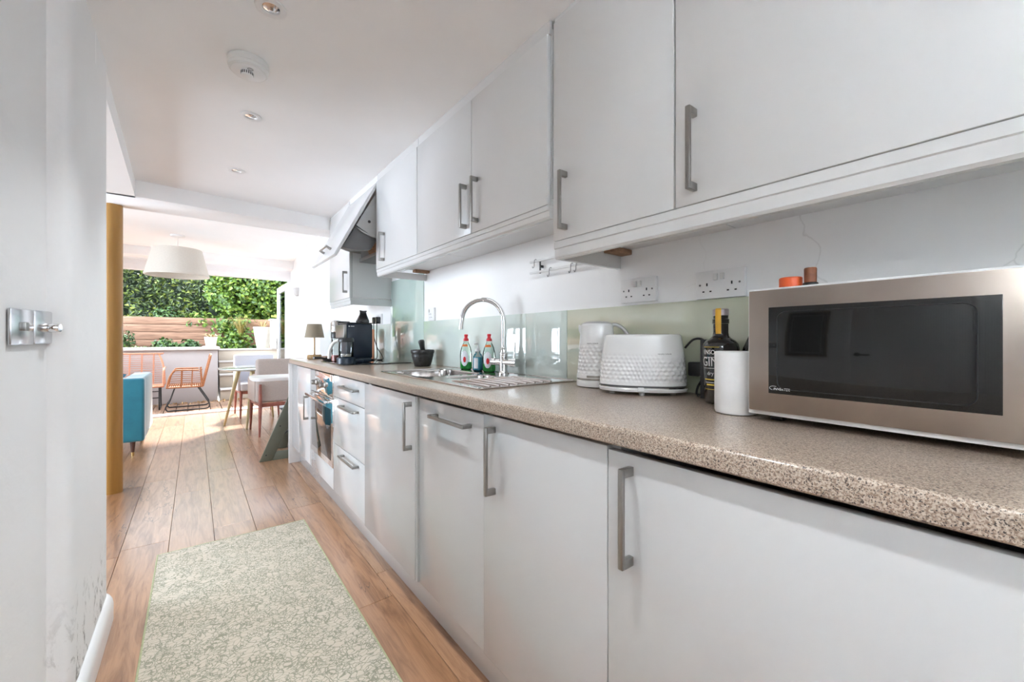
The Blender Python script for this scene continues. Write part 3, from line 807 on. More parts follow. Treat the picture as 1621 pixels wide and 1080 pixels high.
# ---------------------------------------------------------------- wall cabinets
XL, XR = 0.920, 0.931      # door fronts of the far group and of the near group
def wall_cab(label, y0, y1, xf, zc0, zd0, zd1, handles, m='upper_gloss', doors=None):
    t = thing('wall_cabinet', label, 'cabinet', ((xf + XB) / 2, (y0 + y1) / 2, zc0))
    carcass(t, xf + 0.0195, XB - 0.001, y0, y1, zc0, 2.115)
    for (a, b_), hs in zip(doors or [(y0, y1)], handles):
        d = door(t, xf, 0.018, a, b_, zd0, zd1, m)
        for hy, hz0, hz1 in hs: handle_v(d, xf, hy, hz0, hz1)
    mb = MB(); mb.box(xf + 0.008, xf + 0.019, y0, y1, zd1 + 0.003, 2.1385); mesh_obj('top_filler', mb, M['upper_gloss'], t)
    return t
wall_cab('white gloss wall cabinet above the microwave, nearest the camera at the right edge', -1.15, -0.052, XR, 1.41, 1.403, 2.118, [[]])
wall_cab('wide white wall cabinet above the microwave and double socket, handle at its left edge', -0.048, 0.552, XR, 1.41, 1.403, 2.118, [[(0.501, 1.430, 1.622)]])
wall_cab('white wall cabinet above the hook rail, lowest of the left-handled ones beside the double-door cabinet', 0.554, 0.984, XR, 1.41, 1.403, 2.118, [[(0.924, 1.428, 1.612)]])
wall_cab('white double-door wall cabinet above the tap with two handles meeting in the middle', 0.998, 2.001, XL, 1.549, 1.528, 2.090, [[(1.424, 1.562, 1.748)], [(1.512, 1.555, 1.742)]], doors=[(0.998, 1.469), (1.471, 2.001)])
wall_cab('narrow white wall cabinet right beside the open cooker hood, handle at its left edge', 2.005, 2.614, XL, 1.549, 1.528, 2.090, [[(2.474, 1.562, 1.738)]])
t = wall_cab('white wall cabinet above the coffee machine, left of the cooker hood', 3.222, 3.80, XR, 1.405, 1.400, 2.118, [[(3.285, 1.440, 1.606)]])
mb = MB(); mb.box(XR + 0.0182, XR + 0.0195, 3.2235, 3.245, 1.40, 2.11); mesh_obj('gap_shade_strip', mb, M['dark_gap'], t)  # black strip painting the dark gap between door and carcass
# pelmets
def pelmet(label, xf, y0, y1, z0, z1, ret):
    mb = MB(); h = z1 - z0
    mb.prism([(xf + 0.004, z1), (xf + 0.004, z0 + h * 0.62), (xf + 0.008, z0 + h * .58), (xf + 0.008, z0 + 0.006), (xf + 0.014, z0), (xf + 0.030, z0), (xf + 0.030, z1)], 'y', y0, y1)
    if ret is not None: mb.box(xf + 0.03, XB - 0.001, ret - 0.016, ret, z0, z1, 0.001)
    return tag(mesh_obj('pelmet', mb, M['upper_gloss'], smooth=20), label, 'pelmet')
pelmet('white pelmet strip under the wall cabinets above the microwave and sockets', XR, -1.15, 0.984, 1.345, 1.4015, 0.984)
pelmet('white pelmet strip under the wall cabinets above the sink and tap', XL, 0.998, 2.618, 1.484, 1.5265, 2.618)
pelmet('short white pelmet strip under the far wall cabinet above the coffee machine', XR, 3.222, 3.80, 1.347, 1.3985, 3.238)
for y, z, lab in ((0.93, 1.383, 'raw brown timber cleat under the wall cabinet above the sockets'), (2.56, 1.522, 'raw brown timber cleat under the wall cabinet beside the hood')):
    mb = MB(); mb.box(1.16, XB - 0.002, y - 0.012, y + 0.033, z + 0.008, z + 0.0262, 0.002); tag(mesh_obj('timber_cleat', mb, M['raw_board']), lab, 'cleat')
# under-cabinet strip lights
for y0, y1, lab in ((1.70, 2.28, 'slim white strip light under the narrow wall cabinet beside the hood'), (1.02, 1.60, 'slim white strip light under the double-door wall cabinet')):
    t = thing('strip_light', lab, 'light', (1.05, (y0 + y1) / 2, 1.53))
    mb = MB(); mb.box(1.025, 1.050, y0, y1, 1.534, 1.5485, 0.004); mesh_obj('diffuser', mb, M['white_plastic'], t)
    ld = bpy.data.lights.new('strip_glow', 'AREA'); ld.shape = 'RECTANGLE'; ld.size = 0.02; ld.size_y = y1 - y0; ld.energy = 0.18; ld.color = (0.95, 0.98, 1.0)
    lo = bpy.data.objects.new('strip_glow', ld); COL.objects.link(lo); lo.parent = t; lo.location = (-0.0125, 0, 0.003)
    for ya in (y0 - 0.015, y1):
        mb = MB(); mb.box(1.022, 1.053, ya, ya + 0.015, 1.532, 1.5485, 0.003); mesh_obj('end_cap', mb, M['grey_metal'], t)

# ---------------------------------------------------------------- cooker hood with its flap hanging open
t = thing('cooker_hood', 'integrated cooker hood with its white flap door hanging open above the hob', 'cooker hood', (1.1, 2.92, 1.55))
mb = MB()
mb.box(0.945, XB - 0.003, 2.622, 3.212, 2.095, 2.125); mb.box(XB - 0.02, XB - 0.003, 2.622, 3.212, 1.60, 2.095); mb.box(0.932, 0.945, 2.62, 3.214, 2.093, 2.1385)
mesh_obj('housing', mb, M['carcass'], t)
mb = MB(); mb.box(1.00, XB - 0.022, 2.66, 3.18, 1.70, 2.0, 0.01); mesh_obj('motor_box', mb, M['dark_metal'], t)
for yy in (2.645, 3.185):
    mb = MB(); pl = [(0.925, 2.02), (0.80, 1.793)]
    for k in range(9):
        a = math.radians(180 + 8 + k * 9); pl.append((0.955 + 0.175 * math.cos(math.radians(200 + k * 8)), 1.845 + 0.175 * math.sin(math.radians(200 + k * 8)) * .62))
    pl += [(1.20, 1.72), (1.20, 2.02)]
    mb.prism(pl, 'y', yy - 0.004, yy + 0.004); o = mesh_obj('side_plate', mb, M['grey_metal'], t)
    mb = MB(); mb.lathe([(0.009, 0), (0.009, 0.004)], (0, 0, 0), 16, mat=Matrix.Translation((0.885, yy - 0.003, 1.835)) @ Matrix.Rotation(PI / 2, 4, 'X')); mesh_obj('pivot', mb, M['black_plastic'], o)
mb = MB()
pl = [(0.798, 1.785), (0.722, 1.655)] + [(0.722 + 0.18 * k / 6, 1.655 - 0.012 * math.sin(PI * k / 6) + 0.008 * k / 6) for k in range(1, 7)] + [(0.935, 1.72), (0.93, 1.755)]
mb.prism(pl, 'y', 2.652, 2.712, 0.003); mesh_obj('visor', mb, M['dark_metal'], t)
mb = MB()
for k in range(16):
    f = k / 15; mb.box(0.945 + 0.05 * f, 0.951 + 0.05 * f, 2.715, 2.95, 1.785 - 0.115 * f, 1.790 - 0.115 * f)
mesh_obj('grille', mb, M['raw_board'], t)
mb = MB(); mb.box(0.99, 1.24, 2.65, 3.18, 1.665, 1.695, 0.004); mesh_obj('filter_tray', mb, M['dark_metal'], t)
# flap: hinged at the top, its lower edge swung out into the room
hx, hz, lx, lz = 0.922, 2.088, 0.665, 1.598
d = Vector((lx - hx, 0, lz - hz)); Lf = d.length; ang = math.atan2(d.x, -d.z)
FM = Matrix.Translation((hx, 0, hz)) @ Matrix.Rotation(-ang, 4, 'Y')
def fm(x0, x1, y0, y1, z0, z1, mb, bev=0.002): mb.box(x0, x1, y0, y1, z0, z1, bev, mat=FM)
# in FM space -z runs down the flap, +x is the inner side
chk = FM @ Vector((0, 0, -Lf))
mb = MB(); fm(0.0, 0.018, 2.618, 3.214, -Lf, 0, mb); fl = mesh_obj('flap_door', mb, M['upper_gloss'], t)
mb = MB(); fm(-0.035, -0.026, 2.83, 3.02, -Lf + 0.075, -Lf + 0.087, mb)
for yy in (2.83, 3.002): fm(-0.027, 0.0005, yy, yy + 0.018, -Lf + 0.075, -Lf + 0.087, mb, 0.001)
mesh_obj('handle', mb, M['nickel'], fl)

# hob
t = thing('hob', 'black glass ceramic hob set in the worktop under the open hood', 'hob', (1.0, 3.07, 0.91))
mb = MB(); mb.box(0.762, 1.235, 2.780, 3.365, 0.9102, 0.9165, 0.002); mesh_obj('glass_top', mb, M['black_gloss'], t)

# ---------------------------------------------------------------- sockets and switches
def socket(label, yc, zc, plugs=2, rz=PI / 2, loc=None, w=None):
    """UK socket plate, facing -X when on the right wall"""
    w = w or (0.146 if plugs == 2 else 0.086)
    t = thing('wall_socket', label, 'socket', loc or (XB, yc, zc), 0)
    mb = MB(); mb.box(XB - 0.015, XB - 0.0005, yc - w / 2, yc + w / 2, zc - 0.043, zc + 0.043, 0.002); mesh_obj('face_plate', mb, M['white_plastic'], t)
    cs = (yc + 0.037, yc - 0.037) if plugs == 2 else (yc,)
    for i, c in enumerate(cs):
        mb = MB(); x = XB - 0.0155
        mb.box(x - 0.0004, x + 0.001, c - 0.002, c + 0.002, zc - 0.004, zc + 0.005)
        mb.box(x - 0.0004, x + 0.001, c + 0.008, c + 0.014, zc - 0.023, zc - 0.019); mb.box(x - 0.0004, x + 0.001, c - 0.014, c - 0.008, zc - 0.023, zc - 0.019)
        mesh_obj('pin_holes', mb, M['black_hole'], t)
        s = (yc + 0.010 if i == 0 else yc - 0.010) if plugs == 2 else yc + 0.022
        mb = MB(); mb.box(x - 0.006, x + 0.002, s - 0.006, s + 0.006, zc + 0.012, zc + 0.032, 0.0015); mesh_obj('switch', mb, M['offwhite_plastic'], t)
        mb = MB(); sy = c + 0.022 if i == 0 else c - 0.022
        mb.lathe([(0.003, 0), (0.003, 0.0012)], n=12, mat=Matrix.Translation((x + 0.0008, sy, zc)) @ Matrix.Rotation(-PI / 2, 4, 'Y')); mesh_obj('screw', mb, M['dark_metal'], t)
    return t
socket('white double wall socket above the kettle', 0.885, 1.258)
socket('white double wall socket left of the microwave, larger-looking and nearer', 0.597, 1.250)
socket('single white wall socket between the hob panel and the tap', 2.505, 1.250, 1)
socket('double white wall socket with two black plugs behind the coffee machine', 3.50, 1.255)

def wall_mat(a, z): return WL @ Matrix.Translation((a, 0, z))
ta = wall_pt_len(1.54)
t = thing('light_switch', 'polished chrome dimmer switch pair with round knob on the left wall', 'switch', tuple(WL @ Vector((ta, 0, 1.08))))
mb = MB(); mb.box(ta - 0.045, ta + 0.043, -0.009, -0.0005, 1.068, 1.158, 0.004, mat=WL); mesh_obj('toggle_plate', mb, M['switch_chrome'], t)
mb = MB(); mb.box(ta + 0.046, ta + 0.132, -0.009, -0.0005, 1.070, 1.158, 0.004, mat=WL); mesh_obj('dimmer_plate', mb, M['switch_chrome'], t)
mb = MB(); mb.box(ta - 0.008, ta + 0.008, -0.017, -0.008, 1.103, 1.125, 0.003, mat=WL); mesh_obj('rocker', mb, M['nickel'], t)
for da in (0.092,):
    mb = MB(); mb.lathe([(0.0120, 0), (0.0120, 0.026), (0.0108, 0.028)], n=20, mat=WL @ Matrix.Translation((ta + da, -0.009, 1.113)) @ Matrix.Rotation(PI / 2, 4, 'X')); mesh_obj('dimmer_knob', mb, M['chrome'], t)

# ---------------------------------------------------------------- hook rail
t = thing('hook_rail', 'white double utensil rail fixed to the wall below the wall cabinets', 'rail', (1.25, 1.28, 1.40))
for z in (1.440, 1.389):
    mb = MB(); mb.box(1.236, 1.242, 1.075, 1.465, z - 0.005, z + 0.005, 0.001); mesh_obj('rail', mb, M['rail_white'], t)
for y in (1.40, 1.115):
    mb = MB(); mb.box(1.2425, 1.2465, y - 0.004, y + 0.004, 1.382, 1.447, 0.001); mb.box(1.2465, XB - 0.001, y - 0.002, y + 0.002, 1.408, 1.420, 0.001); mesh_obj('bracket', mb, M['black_metal'], t)
def s_hook(y, z, label):
    pts = []
    for k in range(9):
        a = math.radians(-20 + k * 25); pts.append((1.239 - 0.0075 * math.cos(a) * 1, y, z + 0.0035 + 0.0075 * math.sin(a)))
    pts = [(1.2465, y, z), (1.246, y, z + 0.006), (1.239, y, z + 0.010), (1.232, y, z + 0.005), (1.231, y + .001, z - 0.008), (1.234, y + .004, z - 0.018), (1.232, y + .005, z - 0.028), (1.224, y + .003, z - 0.032), (1.219, y, z - 0.026)]
    mb = MB(); mb.tube(pts, 0.0014, 8); tag(mesh_obj('s_hook', mb, M['dark_metal']), label, 'hook', 'metal hooks on the utensil rail')
s_hook(1.425, 1.440, 'dark metal hook at the left end of the upper utensil rail')
s_hook(1.325, 1.389, 'single dark metal hook hanging midway on the lower utensil rail')
s_hook(1.195, 1.389, 'left one of two paired dark metal hooks on the lower utensil rail')
s_hook(1.165, 1.389, 'right one of two paired dark metal hooks on the lower utensil rail')

# ---------------------------------------------------------------- ceiling fittings
def downlight(x, y, label, z=2.139):
    t = thing('downlight', label, 'light', (x, y, z), 0, 'recessed ceiling downlights')
    mb = MB(); mb.lathe([(0.046, -0.0005), (0.045, -0.004), (0.040, -0.006), (0.026, -0.004), (0.024, -0.0005)], (x, y, z), 36, (False, False)); mesh_obj('bezel', mb, M['white_plastic'], t)
    mb = MB(); mb.lathe([(0.024, -0.0012), (0.022, -0.0018), (0.008, -0.003)], (x, y, z), 24, (True, True)); mesh_obj('bulb', mb, M['chrome'], t)
    d = bpy.data.lights.new('downlight_beam', 'SPOT'); d.energy = 12; d.spot_size = math.radians(92); d.spot_blend = 0.8; d.shadow_soft_size = 0.03
    d.color = (0.90, 0.96, 1.0)
    o = bpy.data.objects.new('downlight_beam', d); COL.objects.link(o); o.parent = t; o.location = (0, 0, -0.012)
downlight(0.193, 1.504, 'round white downlight at the top edge of the ceiling, nearest of the downlights')
downlight(0.211, 2.295, 'round white downlight just beyond the smoke alarm')
downlight(0.207, 3.09, 'small round white downlight nearest the ceiling step')
downlight(0.20, 0.71, 'round white downlight overhead, just out of the frame above the microwave')
downlight(0.20, -0.10, 'round white downlight behind the camera')
t = thing('smoke_alarm', 'round white smoke alarm on the ceiling between two downlights', 'smoke alarm', (0.163, 1.80, 2.139))
c = (0.163, 1.850, 2.139)
mb = MB(); mb.lathe([(0.066, -0.0008), (0.068, -0.004), (0.068, -0.024), (0.065, -0.027), (0.064, -0.036), (0.058, -0.042)], c, 40, (True, True)); mesh_obj('housing', mb, M['offwhite_plastic'], t)
mb = MB(); mb.lathe([(0.057, -0.0418), (0.050, -0.046), (0.0, -0.048)], c, 40, (True, False)); mesh_obj('cover', mb, M['white_plastic'], t)
mb = MB(); mb.lathe([(0.020, -0.046), (0.020, -0.062), (0.017, -0.064)], (c[0] - .006, c[1] - .012, c[2]), 24); sh = mesh_obj('sensor_chamber', mb, M['white_plastic'], t)
mb = MB()
for k in range(18):
    a = 2 * PI * k / 18; mb.box(0.0192, 0.0208, -0.002, 0.002, -0.060, -0.050, mat=Matrix.Translation((c[0] - .006, c[1] - .012, c[2])) @ Matrix.Rotation(a, 4, 'Z'))
mesh_obj('vent_slots', mb, M['dark_metal'], sh)
mb = MB(); mb.tube([(c[0] + .002 + .009 * math.cos(a), c[1] - .038 + .007 * math.sin(a), c[2] - .0478) for a in [2 * PI * k / 16 for k in range(16)]], 0.0008, 6, True); mesh_obj('test_button_ring', mb, M['dark_metal'], t)
ADDED_UP = 50  # power of the two added uplights behind the camera

# ================================================================ THINGS ON THE WORKTOP
ZT = 0.910
def dimple(u, v, r0=0.5):
    """hexagonal facets: 0 at the facet rim, 1 at its middle"""
    best = 9
    j0 = round(v / 0.866)
    for j in (j0 - 1, j0, j0 + 1):
        off = 0.5 if j % 2 else 0.0
        i = round(u - off)
        for ii in (i - 1, i, i + 1):
            dx, dy = u - (ii + off), v - j * 0.866
            best = min(best, math.hypot(dx, dy))
    return max(0.0, 1 - (best / 0.577)) 
def textured_body(t, name, axf, z0, z1, n, m, N, cell, lo, hi, depth, mat, power=2.0):
    rings = []
    for i in range(n + 1):
        z = z0 + (z1 - z0) * i / n
        a, b_ = axf(z); ring = []
        for k in range(m):
            th = 2 * PI * k / m
            c, s = math.cos(th), math.sin(th)
            rr = (abs(c / a) ** power + abs(s / b_) ** power) ** (-1 / power)
            w = max(0, min(1, (z - lo) / 0.012)) * max(0, min(1, (hi - z) / 0.035))
            dd = depth * w * dimple(th * N / (2 * PI), (z - lo) / cell)
            ring.append(Vector(((rr - dd) * c, (rr - dd) * s, z)))
        rings.append(ring)
    # round over the top edge
    a, b_ = axf(z1)
    for q in (0.3, 0.6, 0.85, 1.0):
        an = q * PI / 2; sh = 0.008 * (1 - math.cos(an)); up = 0.008 * math.sin(an)
        ring = []
        for k in range(m):
            th = 2 * PI * k / m; c, s = math.cos(th), math.sin(th)
            rr = (abs(c / a) ** power + abs(s / b_) ** power) ** (-1 / power) - sh
            ring.append(Vector((rr * c, rr * s, z1 + up)))
        rings.append(ring)
    mb = MB(); mb.ring_loft(rings)
    return mesh_obj(name, mb, mat, t, world=False, smooth=60)

# toaster
t = thing('toaster', 'white two-slot toaster with hexagon-dimpled lower half, right of the kettle', 'toaster', (1.140, 0.79, ZT), -math.radians(56))
def tax(z):
    f = (z - 0.03) / 0.15; f = max(0, min(1, f))
    return (0.134 - 0.016 * f ** 1.6, 0.080 - 0.012 * f ** 1.6)
TP = 2.35
textured_body(t, 'body', tax, 0.030, 0.180, 96, 360, 44, 0.0145, 0.034, 0.130, 0.0040, M['appliance_white'], TP)
def srings(ax_, z, sh, m=96):
    out = []
    for k in range(m):
        th = 2 * PI * k / m; c, s = math.cos(th), math.sin(th)
        a, b_ = ax_; rr = (abs(c / a) ** TP + abs(s / b_) ** TP) ** (-1 / TP) + sh
        out.append(Vector((rr * c, rr * s, z)))
    return out
mb = MB(); mb.ring_loft([srings(tax(0.03), 0.022, -0.004), srings(tax(0.03), 0.0305, -0.004)]); mesh_obj('base_groove', mb, M['dark_metal'], t, False)
mb = MB(); mb.ring_loft([srings(tax(0.03), 0.008, -0.012), srings(tax(0.03), 0.011, 0.0), srings(tax(0.03), 0.0195, 0.003), srings(tax(0.03), 0.0225, 0.001)]); mesh_obj('base', mb, M['appliance_white'], t, False)
mb = MB(); mb.ring_loft([srings(tax(0.03), 0.0222, 0.002), srings(tax(0.03), 0.0245, 0.002)]); mesh_obj('chrome_band', mb, M['chrome'], t, False)
mb = MB(); mb.box(-0.012, 0.008, -0.094, -0.070, 0.014, 0.026, 0.003); mesh_obj('lever', mb, M['appliance_white'], t, False)
for x, y in ((0.0, -0.060), (-0.092, -0.024), (0.092, -0.024), (0.0, 0.060)):
    mb = MB(); mb.lathe([(0.008, 0.0), (0.009, 0.0085)], (x, y, 0), 16); mesh_obj('foot', mb, M['offwhite_plastic'], t, False)
for y in (-0.022, 0.022):
    mb = MB(); mb.box(-0.080, 0.080, y - 0.011, y + 0.011, 0.1882, 0.1890, 0.0003); mesh_obj('slot', mb, M['black_hole'], t, False)
def sup_bend(x0, zc):
    def f(x, y, z):
        X = x0 + x; Z = zc + y; a, b_ = tax(Z)
        Y = -b_ * (1 - min(0.999, abs(X / a)) ** TP) ** (1 / TP)
        return Vector((X, Y - 0.0004 - z * 0.3, Z))
    return f
mesh_obj('lettering', text_mb('morphy richards', 0.0058, None, bend=sup_bend(0.066, 0.128)), M['label_dark'], t, False, smooth=0)
# its lead and plug
mb = MB()
pts = [(1.222, 0.690, 1.055), (1.228, 0.668, 1.080), (1.235, 0.645, 1.083), (1.240, 0.625, 1.065), (1.240, 0.612, 1.035), (1.236, 0.618, 1.010), (1.232, 0.636, 0.99), (1.238, 0.640, 0.965), (1.235, 0.655, 0.935), (1.228, 0.655, 0.915), (1.215, 0.64, 0.9135), (1.19, 0.63, 0.9135)]
def spline(P, k=5):
    P = [Vector(p) for p in P]; out = []
    for i in range(len(P) - 1):
        p0, p1, p2, p3 = P[max(i - 1, 0)], P[i], P[i + 1], P[min(i + 2, len(P) - 1)]
        for j in range(k):
            u = j / k
            out.append(0.5 * ((2 * p1) + (p2 - p0) * u + (2 * p0 - 5 * p1 + 4 * p2 - p3) * u * u + (3 * p1 - p0 - 3 * p2 + p3) * u ** 3))
    out.append(P[-1]); return out
mb.tube(spline(pts), 0.0035, 8); tag(mesh_obj('power_lead', mb, M['black_plastic']), 'black looped power lead between the toaster and the black box', 'cable')
t2 = thing('plug', 'black plug hanging beside the right end of the toaster', 'plug', (1.235, 0.655, 0.965))
mb = MB(); mb.box(1.222, 1.250, 0.640, 0.682, 0.968, 1.012, 0.005); mesh_obj('plug_body', mb, M['black_plastic'], t2)

# kettle
t = thing('kettle', 'white kettle with hexagon-dimpled lower half, left of the toaster', 'kettle', (1.172, 1.005, ZT), -math.radians(50))
TPk = TP
def kax(z):
    f = max(0, min(1, (z - 0.035) / 0.19)); r = 0.0735 - 0.015 * f ** 0.9; return (r, r)
textured_body(t, 'body', kax, 0.033, 0.222, 100, 240, 24, 0.0155, 0.045, 0.160, 0.0040, M['appliance_white'], 2.0)
mb = MB(); mb.lathe([(0.060, 0.001), (0.073, 0.003), (0.0745, 0.008), (0.0735, 0.023), (0.071, 0.026)], n=64); mesh_obj('base', mb, M['appliance_white'], t, False)
mb = MB(); mb.lathe([(0.069, 0.0255), (0.0725, 0.0262), (0.0725, 0.034)], n=64); mesh_obj('chrome_band', mb, M['nickel'], t, False)
mb = MB(); mb.lathe([(0.054, 0.2285), (0.050, 0.233), (0.035, 0.2375), (0.0, 0.239)], n=48, caps=(True, False)); mesh_obj('lid', mb, M['grey_metal'], t, False)
mb = MB()
for k in range(1):
    mb.ring_loft([[Vector((-0.052, y, z)) for y, z in ((-0.022, 0.222), (0.022, 0.222), (0.012, 0.170), (-0.012, 0.170))], [Vector((-0.066, y, z)) for y, z in ((-0.008, 0.2265), (0.008, 0.2265), (0.004, 0.205), (-0.004, 0.205))]])
mesh_obj('spout', mb, M['appliance_white'], t, False)
mb = MB()
hp = spline([(0.045, 0, 0.222), (0.070, 0, 0.224), (0.098, 0, 0.205), (0.118, 0, 0.165), (0.124, 0, 0.12), (0.112, 0, 0.075), (0.070, 0, 0.055)], 6)
n = len(hp); rings = []
for i, p in enumerate(hp):
    tt = (hp[min(i + 1, n - 1)] - hp[max(i - 1, 0)]).normalized(); nn = Vector((tt.z, 0, -tt.x))
    rings.append([p + nn * (0.0065 * math.cos(a)) + Vector((0, 0.011 * math.sin(a), 0)) for a in [2 * PI * k / 14 for k in range(14)]])
mb.ring_loft(rings); mesh_obj('handle', mb, M['appliance_white'], t, False)
mb = MB(); rings = []
for i, p in enumerate(hp):
    tt = (hp[min(i + 1, n - 1)] - hp[max(i - 1, 0)]).normalized(); nn = Vector((-tt.z, 0, tt.x)) if tt.x > 0 else Vector((-tt.z, 0, tt.x))
    rings.append([p + nn * 0.0062 + nn * (0.0014 * math.cos(a)) + Vector((0, 0.0075 * math.sin(a), 0)) for a in [2 * PI * k / 8 for k in range(8)]])
mb.ring_loft(rings); mesh_obj('handle_trim', mb, M['nickel'], t, False)
def cyl_bend(rf, th0, zc, off=0.0005):
    def f(x, y, z):
        r = rf(zc + y); th = th0 + x / r
        return Vector(((r + off + z * 0.3) * math.cos(th), (r + off + z * 0.3) * math.sin(th), zc + y))
    return f
mesh_obj('lettering', text_mb('morphy richards', 0.0062, None, bend=cyl_bend(lambda z: kax(z)[0], -math.radians(104), 0.158)), M['label_dark'], t, False, smooth=0)
mb = MB(); R = 0.0742
gr = []
for k in range(13):
    th = math.radians(-118 + 55 * k / 12); gr.append(th)
mb.grid([[Vector((R * math.cos(a), R * math.sin(a), z)) for z in (0.036, 0.044)] for a in gr]); mb.bm.faces.ensure_lookup_table()
mesh_obj('water_gauge', mb, M['nickel'], t, False)

# gin bottle
gx, gy = 1.121, 0.531
t = thing('gin_bottle', 'black gin bottle with gold foil strip and white lettering, behind the white cylinder', 'bottle', (gx, gy, ZT))
prof = [(0.030, 0.0), (0.0375, 0.003), (0.039, 0.010), (0.0415, 0.06), (0.0448, 0.135), (0.0448, 0.150), (0.0425, 0.160), (0.036, 0.169), (0.026, 0.175), (0.0205, 0.181), (0.0188, 0.190), (0.0188, 0.212), (0.0195, 0.214)]
mb = MB(); mb.lathe(prof, n=48); mesh_obj('glass_body', mb, M['gin_glass'], t, False, smooth=60)
mb = MB(); mb.lathe([(0.0205, 0.2145), (0.0205, 0.226), (0.0185, 0.228), (0.0185, 0.236)], n=32); mesh_obj('neck_seal', mb, M['gin_glass'], t, False)
mb = MB(); mb.lathe([(0.0195, 0.2365), (0.0195, 0.252), (0.018, 0.254)], n=32); mesh_obj('cap', mb, M['silver_cap'], t, False)
def prad(prof, z):
    for (r0, z0), (r1, z1) in zip(prof[:-1], prof[1:]):
        if z0 <= z <= z1: return r0 + (r1 - r0) * (z - z0) / max(z1 - z0, 1e-6)
    return prof[-1][0]
mb = MB(); P = []
for k in range(7):
    th = math.radians(168 + 40 * k / 6); row = []
    for z, r in ((0.187, 0.0197), (0.2145, 0.0215), (0.226, 0.0215), (0.252, 0.0212), (0.2552, 0.0185)):
        row.append(Vector((r * math.cos(th), r * math.sin(th), z)))
    P.append(row)
mb.grid(P); o = mesh_obj('foil_strip', mb, M['gold_foil'], t, False)
gr = lambda z: prad(prof, z)
for s, sz, z, th, m, xs in (('JENSON', 0.017, 0.138, 166, 'label_white', 0.8), ('GIN', 0.034, 0.112, 168, 'label_white', 0.85), ('dry', 0.014, 0.082, 170, 'label_white', 1.0), ('London', 0.009, 0.070, 187, 'label_yellow', 1.0)):
    if s == 'JENSON': s = 'ENSO'
    if s == 'London': continue
    mesh_obj('lettering', text_mb(s, sz, None, xscale=xs, bend=cyl_bend(gr, math.radians(th), z)), M[m], t, False, smooth=0)
for z, w, h, m in ((0.152, 0.5, 0.0012, 'label_yellow'), (0.125, 0.55, 0.0012, 'label_white'), (0.096, 0.55, 0.0012, 'label_white'), (0.066, 0.5, 0.0028, 'label_yellow'), (0.058, 0.42, 0.0015, 'label_white'), (0.052, 0.35, 0.004, 'label_yellow'), (0.040, 0.5, 0.0014, 'label_yellow')):
    mb = MB(); P = []
    for k in range(9):
        th = math.radians(172) + w * (k / 4 - 1); r = gr(z) + 0.0006
        P.append([Vector((r * math.cos(th), r * math.sin(th), z - h / 2)), Vector((r * math.cos(th), r * math.sin(th), z + h / 2))])
    mb.grid(P); mesh_obj('label_line', mb, M[m], t, False)
# black box
mb = MB(); mb.box(1.166, 1.250, 0.578, 0.612, ZT + 0.0005, 1.082, 0.002); tag(mesh_obj('black_box', mb, M['black_plastic']), 'slim upright black box behind the gin bottle', 'box')
# clear bottle behind
t = thing('glass_decanter', 'clear round-shouldered glass bottle half hidden between gin bottle and microwave', 'bottle', (1.203, 0.470, ZT))
mb = MB(); mb.lathe([(0.036, 0.001), (0.042, 0.006), (0.043, 0.10), (0.042, 0.125), (0.036, 0.150), (0.024, 0.178), (0.016, 0.20), (0.0135, 0.22), (0.0135, 0.25)], n=40); mesh_obj('glass_body', mb, M['jar_glass'], t, False, 60)
mb = MB(); mb.lathe([(0.0145, 0.2502), (0.0145, 0.262), (0.012, 0.264)], n=24); mesh_obj('stopper', mb, M['black_plastic'], t, False)
# white cylinder
mb = MB(); mb.lathe([(0.036, 0.0), (0.0425, 0.002), (0.0445, 0.008), (0.0445, 0.140), (0.0435, 0.1435), (0.041, 0.1445), (0.0385, 0.1435), (0.038, 0.138), (0.037, 0.02), (0.0, 0.018)], (1.002, 0.4405, ZT + 0.0002), 56, (True, False))
tag(mesh_obj('utensil_pot', mb, M['white_ceramic'], smooth=40), 'plain matt white cylindrical pot beside the microwave', 'pot')

# microwave, turned slightly
ang = math.radians(2.1)
t = thing('microwave', 'stainless steel microwave with wide dark window at the right end of the worktop', 'microwave', (0.943, 0.389, ZT), 0)
MWm = Matrix.Translation((0.943, 0.389, ZT)) @ Matrix.Rotation(PI / 2 - 0 - ang, 4, 'Z')     # local +x runs away from the near end along the front, z up
# local frame: u along the front (towards -Y), depth towards +X
def mbx(mb, u0, u1, d0, d1, z0, z1, bev=0.0): 
    U = Vector((-math.sin(ang), -math.cos(ang), 0)); D = Vector((math.cos(ang), -math.sin(ang), 0))
    mat = Matrix(((U.x, D.x, 0, 0.943), (U.y, D.y, 0, 0.389), (0, 0, 1, ZT), (0, 0, 0, 1)))
    mb.box(u0, u1, d0, d1, z0, z1, bev, 2, mat); return mat
mb = MB(); MM = mbx(mb, 0.002, 0.516, 0.016, 0.295, 0.0165, 0.276, 0.003); mesh_obj('casing', mb, M['offwhite_plastic'], t)
mb = MB(); mbx(mb, 0.0, 0.518, 0.002, 0.018, 0.0145, 0.2785, 0.002); mesh_obj('trim_edge', mb, M['white_plastic'], t)
mb = MB(); mbx(mb, 0.0045, 0.400, -0.006, 0.002, 0.0235, 0.2745, 0.002); dr = mesh_obj('door', mb, M['mw_steel'], t)
mb = MB(); mbx(mb, 0.402, 0.514, -0.006, 0.002, 0.0235, 0.2745, 0.002); mesh_obj('control_panel', mb, M['mw_steel'], t)
mb = MB(); mbx(mb, 0.0435, 0.354, -0.0075, -0.0055, 0.062, 0.238, 0.0008); wn = mesh_obj('window', mb, M['mw_window'], dr)
